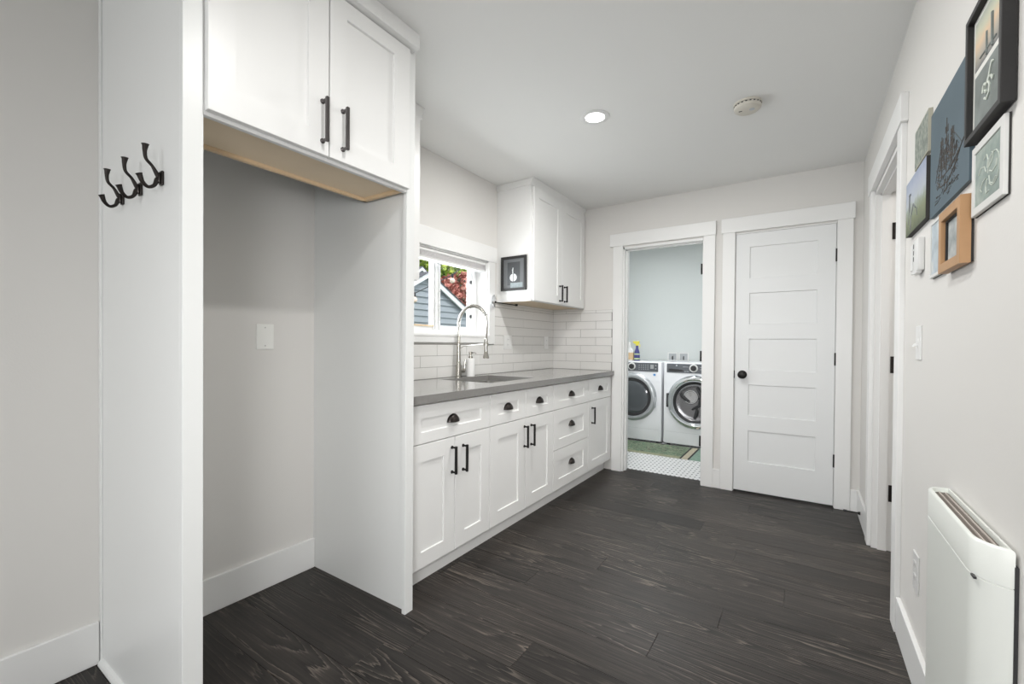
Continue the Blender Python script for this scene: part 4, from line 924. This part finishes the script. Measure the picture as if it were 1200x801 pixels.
# ------------------------------------------------------------------ laundry machines
MF = 5.150
def machine(x0, x1, kind, label):
    t = thing('washing_machine' if kind == 'washer' else 'tumble_dryer', label, 'washing machine' if kind == 'washer' else 'dryer', ((x0+x1)/2, 5.49, 0))
    xc = (x0+x1)/2
    b = MB().box(x0, x1, MF, 5.83, 0.022, 0.955, 0.012, 3)
    b.build('cabinet_body', M_appl, t)
    for xx in (x0+0.05, x1-0.05):
        for yy in (MF+0.05, 5.77): MB().lathe((xx, yy, 0), (0, 0, 1), [(0, 0.02), (0.022, 0.02)], 14).build('foot', M_rubber, t)
    def plate(a, c_, z0, z1, m_, name, d_=0.006, bev=0.002):
        return MB().box(a, c_, MF-d_, MF+0.002, z0, z1, bev).build(name, m_, t)
    pnl = plate(x0+0.035, x1-0.040, 0.838, 0.941, M_applpanel, 'control_panel')
    kx = xc-0.008 if kind == 'dryer' else xc-0.016
    b = MB().lathe((kx, MF-0.005, 0.895), (0, -1, 0), [(0, 0.046), (0.004, 0.046), (0.008, 0.042), (0.008, 0.031)], 32, True, False); b.build('dial_ring', M_white_pl, pnl)
    b = MB().lathe((kx, MF-0.005, 0.895), (0, -1, 0), [(0, 0.032), (0.022, 0.030), (0.026, 0.025), (0.026, 0.001)], 32); b.build('dial', M_dark_pl, pnl)
    bt = lambda a, c_, z0, z1, nm='button': MB().box(a, c_, MF-0.0072, MF-0.0058, z0, z1).build(nm, M_silver, pnl)
    if kind == 'dryer':
        for i in range(5):
            for j in range(4): bt(xc+0.075+i*0.026, xc+0.088+i*0.026, 0.860+j*0.018, 0.865+j*0.018)
        bt(xc+0.215, xc+0.255, 0.872, 0.920, 'display'); bt(xc+0.270, xc+0.285, 0.905, 0.918); bt(xc+0.270, xc+0.285, 0.868, 0.880)
        plate(x1-0.096, x1-0.068, 0.790, 0.815, M_blue, 'energy_sticker', 0.0006, 0)
    else:
        for i in range(4): bt(xc-0.115+i*0.014, xc-0.107+i*0.014, 0.852, 0.860)
        bt(xc-0.13, xc-0.07, 0.905, 0.909, 'marking'); bt(xc+0.05, xc+0.20, 0.88, 0.884, 'marking'); bt(xc+0.05, xc+0.20, 0.905, 0.909, 'marking')
        MB().lathe((xc-0.200, MF-0.0055, 0.920), (0, -1, 0), [(0, 0.010), (0.0015, 0.010), (0.0015, 0.006)], 16).build('round_mark', M_silver, pnl)
        ring = [(xc-0.285+0.16*k/12, 0.885-0.008*math.sin(PI*k/12)*0-0.012*k/12) for k in range(13)]
        low = [(xc-0.125-0.16*k/12, 0.860-0.004*k/12+0.0) for k in range(13)]
        pl = ring+[(q[0], q[1]-0.006*math.sin(PI*i/12)) for i, q in enumerate(low)]
        b = MB(); b.prism(pl, lambda p_, q_: (p_, MF-0.0055, q_), lambda p_, q_: (p_, MF-0.0075, q_)); b.build('detergent_grip', M_dark_pl, pnl)
    # porthole door
    c0 = (xc+0.002, MF, 0.530 if kind == 'dryer' else 0.512); ax = (0, -1, 0)
    if kind == 'dryer':
        dr = MB().lathe(c0, ax, [(0, 0.288), (0.012, 0.285), (0.026, 0.270), (0.032, 0.252), (0.030, 0.232), (0.022, 0.226)], 56, True, False).build('door', M_silver, t)
        MB().lathe(c0, ax, [(0.018, 0.232), (0.026, 0.228), (0.026, 0.200), (0.018, 0.194)], 56, True, False).build('inner_ring', M_rubber, dr)
        MB().lathe(c0, ax, [(0.016, 0.200), (0.024, 0.180), (0.032, 0.120), (0.036, 0.050), (0.037, 0.001)], 56).build('door_glass', M_glassdark, dr)
        MB().box(c0[0]+0.262, c0[0]+0.285, MF-0.030, MF-0.006, c0[2]-0.11, c0[2]+0.02, 0.006, 2).build('door_grip', M_silver, dr)
    else:
        dr = MB().lathe(c0, ax, [(0, 0.305), (0.012, 0.303), (0.030, 0.292), (0.040, 0.276), (0.042, 0.262), (0.036, 0.250), (0.030, 0.246)], 56, True, False).build('door', M_chrome, t)
        MB().lathe(c0, ax, [(0.028, 0.262), (0.034, 0.256), (0.034, 0.238), (0.028, 0.232)], 56, False, False).build('inner_ring', M_silver, dr)
        MB().lathe(c0, ax, [(0.030, 0.236), (0.026, 0.222), (0.018, 0.212), (0.010, 0.204)], 56, False, False).build('gasket', M_rubber, dr)
        b = MB().lathe(c0, ax, [(0.012, 0.208), (0.006, 0.196), (0.003, 0.16), (0.003, 0.001)], 56, False, True); b.build('drum', M_drum, dr)
        for k in range(3):
            a = 0.5+k*2*PI/3; pts = [(c0[0]+0.18*math.cos(a+q*0.13)*(1-q*0.24), MF-0.012, c0[2]+0.18*math.sin(a+q*0.13)*(1-q*0.24)) for q in range(4)]
            MB().tube(pts, [0.014, 0.022, 0.018, 0.006], 12).build('drum_paddle', M_dark_pl, dr)
        MB().lathe((c0[0]-0.045, MF-0.006, c0[2]+0.06), ax, [(0, 0.078), (0.006, 0.080), (0.010, 0.076), (0.010, 0.066), (0.004, 0.062), (0.002, 0.001)], 40).build('drum_reflection_bowl', M_chrome, dr)
        MB().tube([(c0[0]+0.02, MF-0.012, c0[2]+0.17), (c0[0]+0.07, MF-0.014, c0[2]+0.08), (c0[0]+0.05, MF-0.014, c0[2]-0.03), (c0[0]-0.03, MF-0.012, c0[2]-0.08)], [0.012, 0.022, 0.022, 0.010], 12).build('drum_paddle', M_dark_pl, dr)
        MB().box(c0[0]-0.308, c0[0]-0.278, MF-0.032, MF-0.006, c0[2]-0.07, c0[2]+0.09, 0.006, 2).build('door_grip', M_rubber, dr)
    plate(x0+0.03, x1-0.03, 0.160, 0.1615, M_silver, 'seam', 0.0008, 0)
    return t
machine(-2.072, -1.384, 'dryer', 'white front-loading dryer with a dark round glass door, left of the pair')
machine(-1.359, -0.671, 'washer', 'white front-loading washer with a chrome-ringed porthole, right of the pair')

def PLB(u, v, dd): return (u, 5.85-dd, v)
for xa, xb, lb in ((-1.483, -1.383, 'left one of two grey recessed outlet boxes above the washer'), (-1.345, -1.245, 'right one of two grey recessed outlet boxes above the washer')):
    t = thing('outlet_box', lb, 'outlet box', ((xa+xb)/2, 5.85, 0.955), 'recessed boxes on the laundry wall')
    frame_ring(PLB, xa-0.012, xb+0.012, 0.945, 1.058, 0.014, 0.006).build('rim', M_white_pl, t)
    rect(PLB, xa, xb, 0.957, 1.046, 0.0005, 0.002).build('recess', M_silver, t)
    MB().tube([((xa+xb)/2, 5.846, 0.965), ((xa+xb)/2, 5.835, 0.985), ((xa+xb)/2, 5.846, 1.01)], 0.006, 8).build('valve', M_rubber, t)

# bottles on the dryer
t = thing('spray_bottle', 'white bottle with a tan label standing on the dryer', 'bottle', (-1.842, 5.40, 0.955))
b = MB().loft([rr_(-1.886+i_, -1.800-i_, 5.375+i_*0.5, 5.425-i_*0.5, z, 0.012) for i_, z in ((0.002, 0.955), (0, 0.960), (0, 1.075), (0.012, 1.095), (0.028, 1.110), (0.030, 1.118))]).lathe((-1.858, 5.40, 1.10), (0, 0, 1), [(0, 0.012), (0.012, 0.014), (0.04, 0.016), (0.07, 0.013), (0.088, 0.010)], 16)
b.build('body', M_white_pl, t)
b = MB().loft([rr_(-1.8868, -1.7992, 5.3742, 5.4258, z, 0.012) for z in (0.966, 1.055)], False, False); b.build('paper_label', M_tan, t)
t = thing('trigger_spray_bottle', 'dark blue cleaner bottle with a yellow spray trigger on the dryer', 'bottle', (-1.758, 5.40, 0.955))
b = MB().lathe((-1.758, 5.40, 0.955), (0, 0, 1), [(0, 0.034), (0.004, 0.036), (0.06, 0.036), (0.10, 0.033), (0.13, 0.024), (0.155, 0.016), (0.19, 0.015)], 24); b.build('body', M_indigo, t)
b = MB().lathe((-1.758, 5.40, 0.955), (0, 0, 1), [(0.015, 0.0365), (0.09, 0.0345)], 24, False, False); b.build('paper_label', M_greenlbl, t)
b = MB().lathe((-1.758, 5.40, 1.143), (0, 0, 1), [(0, 0.018), (0.022, 0.018), (0.026, 0.012)], 18).box(-1.800, -1.728, 5.388, 5.412, 1.165, 1.200, 0.006, 2).tube([(-1.738, 5.40, 1.17), (-1.722, 5.40, 1.150), (-1.724, 5.40, 1.125)], 0.006, 8).box(-1.812, -1.798, 5.391, 5.409, 1.178, 1.198, 0.003); b.build('trigger', M_yellow, t)

# laundry mat
t = thing('laundry_mat', 'green patterned mat in front of the washer and dryer', 'mat', (-1.35, 4.87, 0))
MB().box(-2.10, -1.048, 4.660, 5.135, -0.001, 0.007, 0.001).build('woven_field', M_mat, t)
MB().box(-2.10, -1.048, 4.600, 4.660, -0.001, 0.007, 0.001).build('near_border', M_matolive, t)
MB().box(-1.048, -1.030, 4.600, 5.135, -0.001, 0.0074).build('black_line', M_matblack, t)
MB().box(-1.030, -0.972, 4.600, 5.135, -0.001, 0.007).build('beige_band', M_matbeige, t)
MB().box(-0.972, -0.954, 4.600, 5.135, -0.001, 0.0074).build('black_line', M_matblack, t)
MB().box(-0.954, -0.640, 4.600, 5.135, -0.001, 0.007, 0.001).build('green_border', M_matgreen, t)

# ------------------------------------------------------------------ outside the window
struct('ground', MB().box(-40, -2.6, -25, 40, -0.6, -0.5), M_grass)
def gable_house(name, X, yc, zap, half, z_eave, label):
    t = thing(name, label, 'house', (X, yc, -0.5))
    sl = (zap-z_eave)/half
    b = MB()
    # lapped siding boards clipped to the gable outline
    z = -0.5; h = 0.099
    while z < zap-0.02:
        z1 = min(z+h, zap)
        def hw(zz): return half-0.12 if zz <= z_eave+sl*0.12 else max(0.0, (zap-zz)/sl-0.02)
        a, c_ = hw(z), hw(z1)
        if a > 0.01:
            b.loft([[(X-0.03, yc-a, z), (X+0.022, yc-a, z), (X+0.0, yc-c_, z1), (X-0.03, yc-c_, z1)], [(X-0.03, yc+a, z), (X+0.022, yc+a, z), (X+0.0, yc+c_, z1), (X-0.03, yc+c_, z1)]])
        z = z1
    b.build('siding', M_siding, t)
    MB().prism([(yc-half+0.12, -0.5), (yc+half-0.12, -0.5), (yc+half-0.12, z_eave), (yc, zap-0.06), (yc-half+0.12, z_eave)], lambda p_, q_: (X-0.031, p_, q_), lambda p_, q_: (X-2.5, p_, q_)).build('house_body', M_siding, t)
    for s_ in (-1, 1):
        th = 0.085
        pl = [(yc, zap), (yc+s_*(half+0.1), z_eave-0.1*sl), (yc+s_*(half+0.1), z_eave-0.1*sl-th), (yc, zap-th)]
        MB().prism(pl, lambda p_, q_: (X+0.06, p_, q_), lambda p_, q_: (X+0.09, p_, q_)).build('rake_board', M_vinyl, t)
        pl = [(yc, zap+0.012), (yc+s_*(half+0.12), z_eave-0.12*sl+0.012), (yc+s_*(half+0.12), z_eave-0.12*sl), (yc, zap)]
        MB().prism(pl, lambda p_, q_: (X+0.11, p_, q_), lambda p_, q_: (X-2.6, p_, q_)).build('roof', M_roof, t)
    return t
gable_house('garage', -5.0, 4.93, 2.262, 1.45, 1.47, 'grey clapboard gable with white rake trim outside the window')
gable_house('garage', -7.9, 7.62, 3.02, 0.55, 2.65, 'smaller white-trimmed gable peak farther behind the grey one')
def tree(x, y, z, r, m_, seed, label, n=2600, leaf=0.09):
    t = thing('garden_tree', label, 'tree', (x, y, -0.5), 'trees behind the grey garage')
    rs = random.Random(seed)
    MB().tube([(x, y, -0.5), (x+0.05, y, z*0.4), (x, y+0.05, z)], [0.12, 0.09, 0.05], 10).build('trunk', M_bark, t)
    b = MB()
    for _ in range(n):
        while True:
            p_ = Vector((rs.uniform(-1, 1), rs.uniform(-1, 1), rs.uniform(-1, 1)))
            if p_.length < 1: break
        p_ = p_*r; p_.z *= 0.8; c_ = Vector((x, y, z))+p_
        u = Vector((rs.gauss(0, 1), rs.gauss(0, 1), rs.gauss(0, 1))).normalized(); v = u.orthogonal().normalized(); s_ = leaf*rs.uniform(0.5, 1.2)
        b.face([c_-u*s_, c_+v*s_*0.5, c_+u*s_, c_-v*s_*0.5])
    o = b.build('foliage', m_, t, smooth=None); return t
tree(-12.6, 13.9, 4.9, 2.5, M_greenleaf, 1, 'yellow-green leafy tree above the garage roof', 9000, 0.14)
tree(-8.5, 10.1, 2.1, 1.45, M_redleaf, 2, 'red maple right of the garage roof', 9000, 0.085)
tree(-14.5, 8.4, 5.2, 2.4, M_greenleaf, 3, 'green tree farther left behind the garage peak', 4200, 0.15)
for px, py, pz, lb in ((-3.5, 3.90, 1.93, 'pale string light bulb hanging outside the right window pane'), (-3.5, 3.30, 1.65, 'pale string light bulb low outside the left window pane')):
    t = thing('string_light_bulb', lb, 'bulb', (px, py, pz-0.045), 'string light bulbs outside the window')
    MB().lathe((px, py, pz), (0, 0, -1), [(0, 0.012), (0.012, 0.022), (0.032, 0.032), (0.05, 0.028), (0.062, 0.012), (0.064, 0.001)], 18).build('glass_bulb', M_bulb, t)
    MB().lathe((px, py, pz), (0, 0, 1), [(-0.002, 0.014), (0.045, 0.014), (0.05, 0.005)], 14).build('socket', M_dark_pl, t)
wr = [(-3.5, -1.0+0.22*k, 1.98+0.0) for k in range(0)]
b = MB(); ptsw = [(-3.5, 1.2, 2.30), (-3.5, 2.2, 1.82), (-3.5, 3.30, 1.685), (-3.5, 3.90, 1.965), (-3.5, 4.6, 2.45), (-3.5, 5.2, 3.0)]
b.tube(ptsw, 0.006, 6); tag(b.build('string_light_cable', M_dark_pl, None), 'thin dark cable of the string lights outside the window', 'cable')
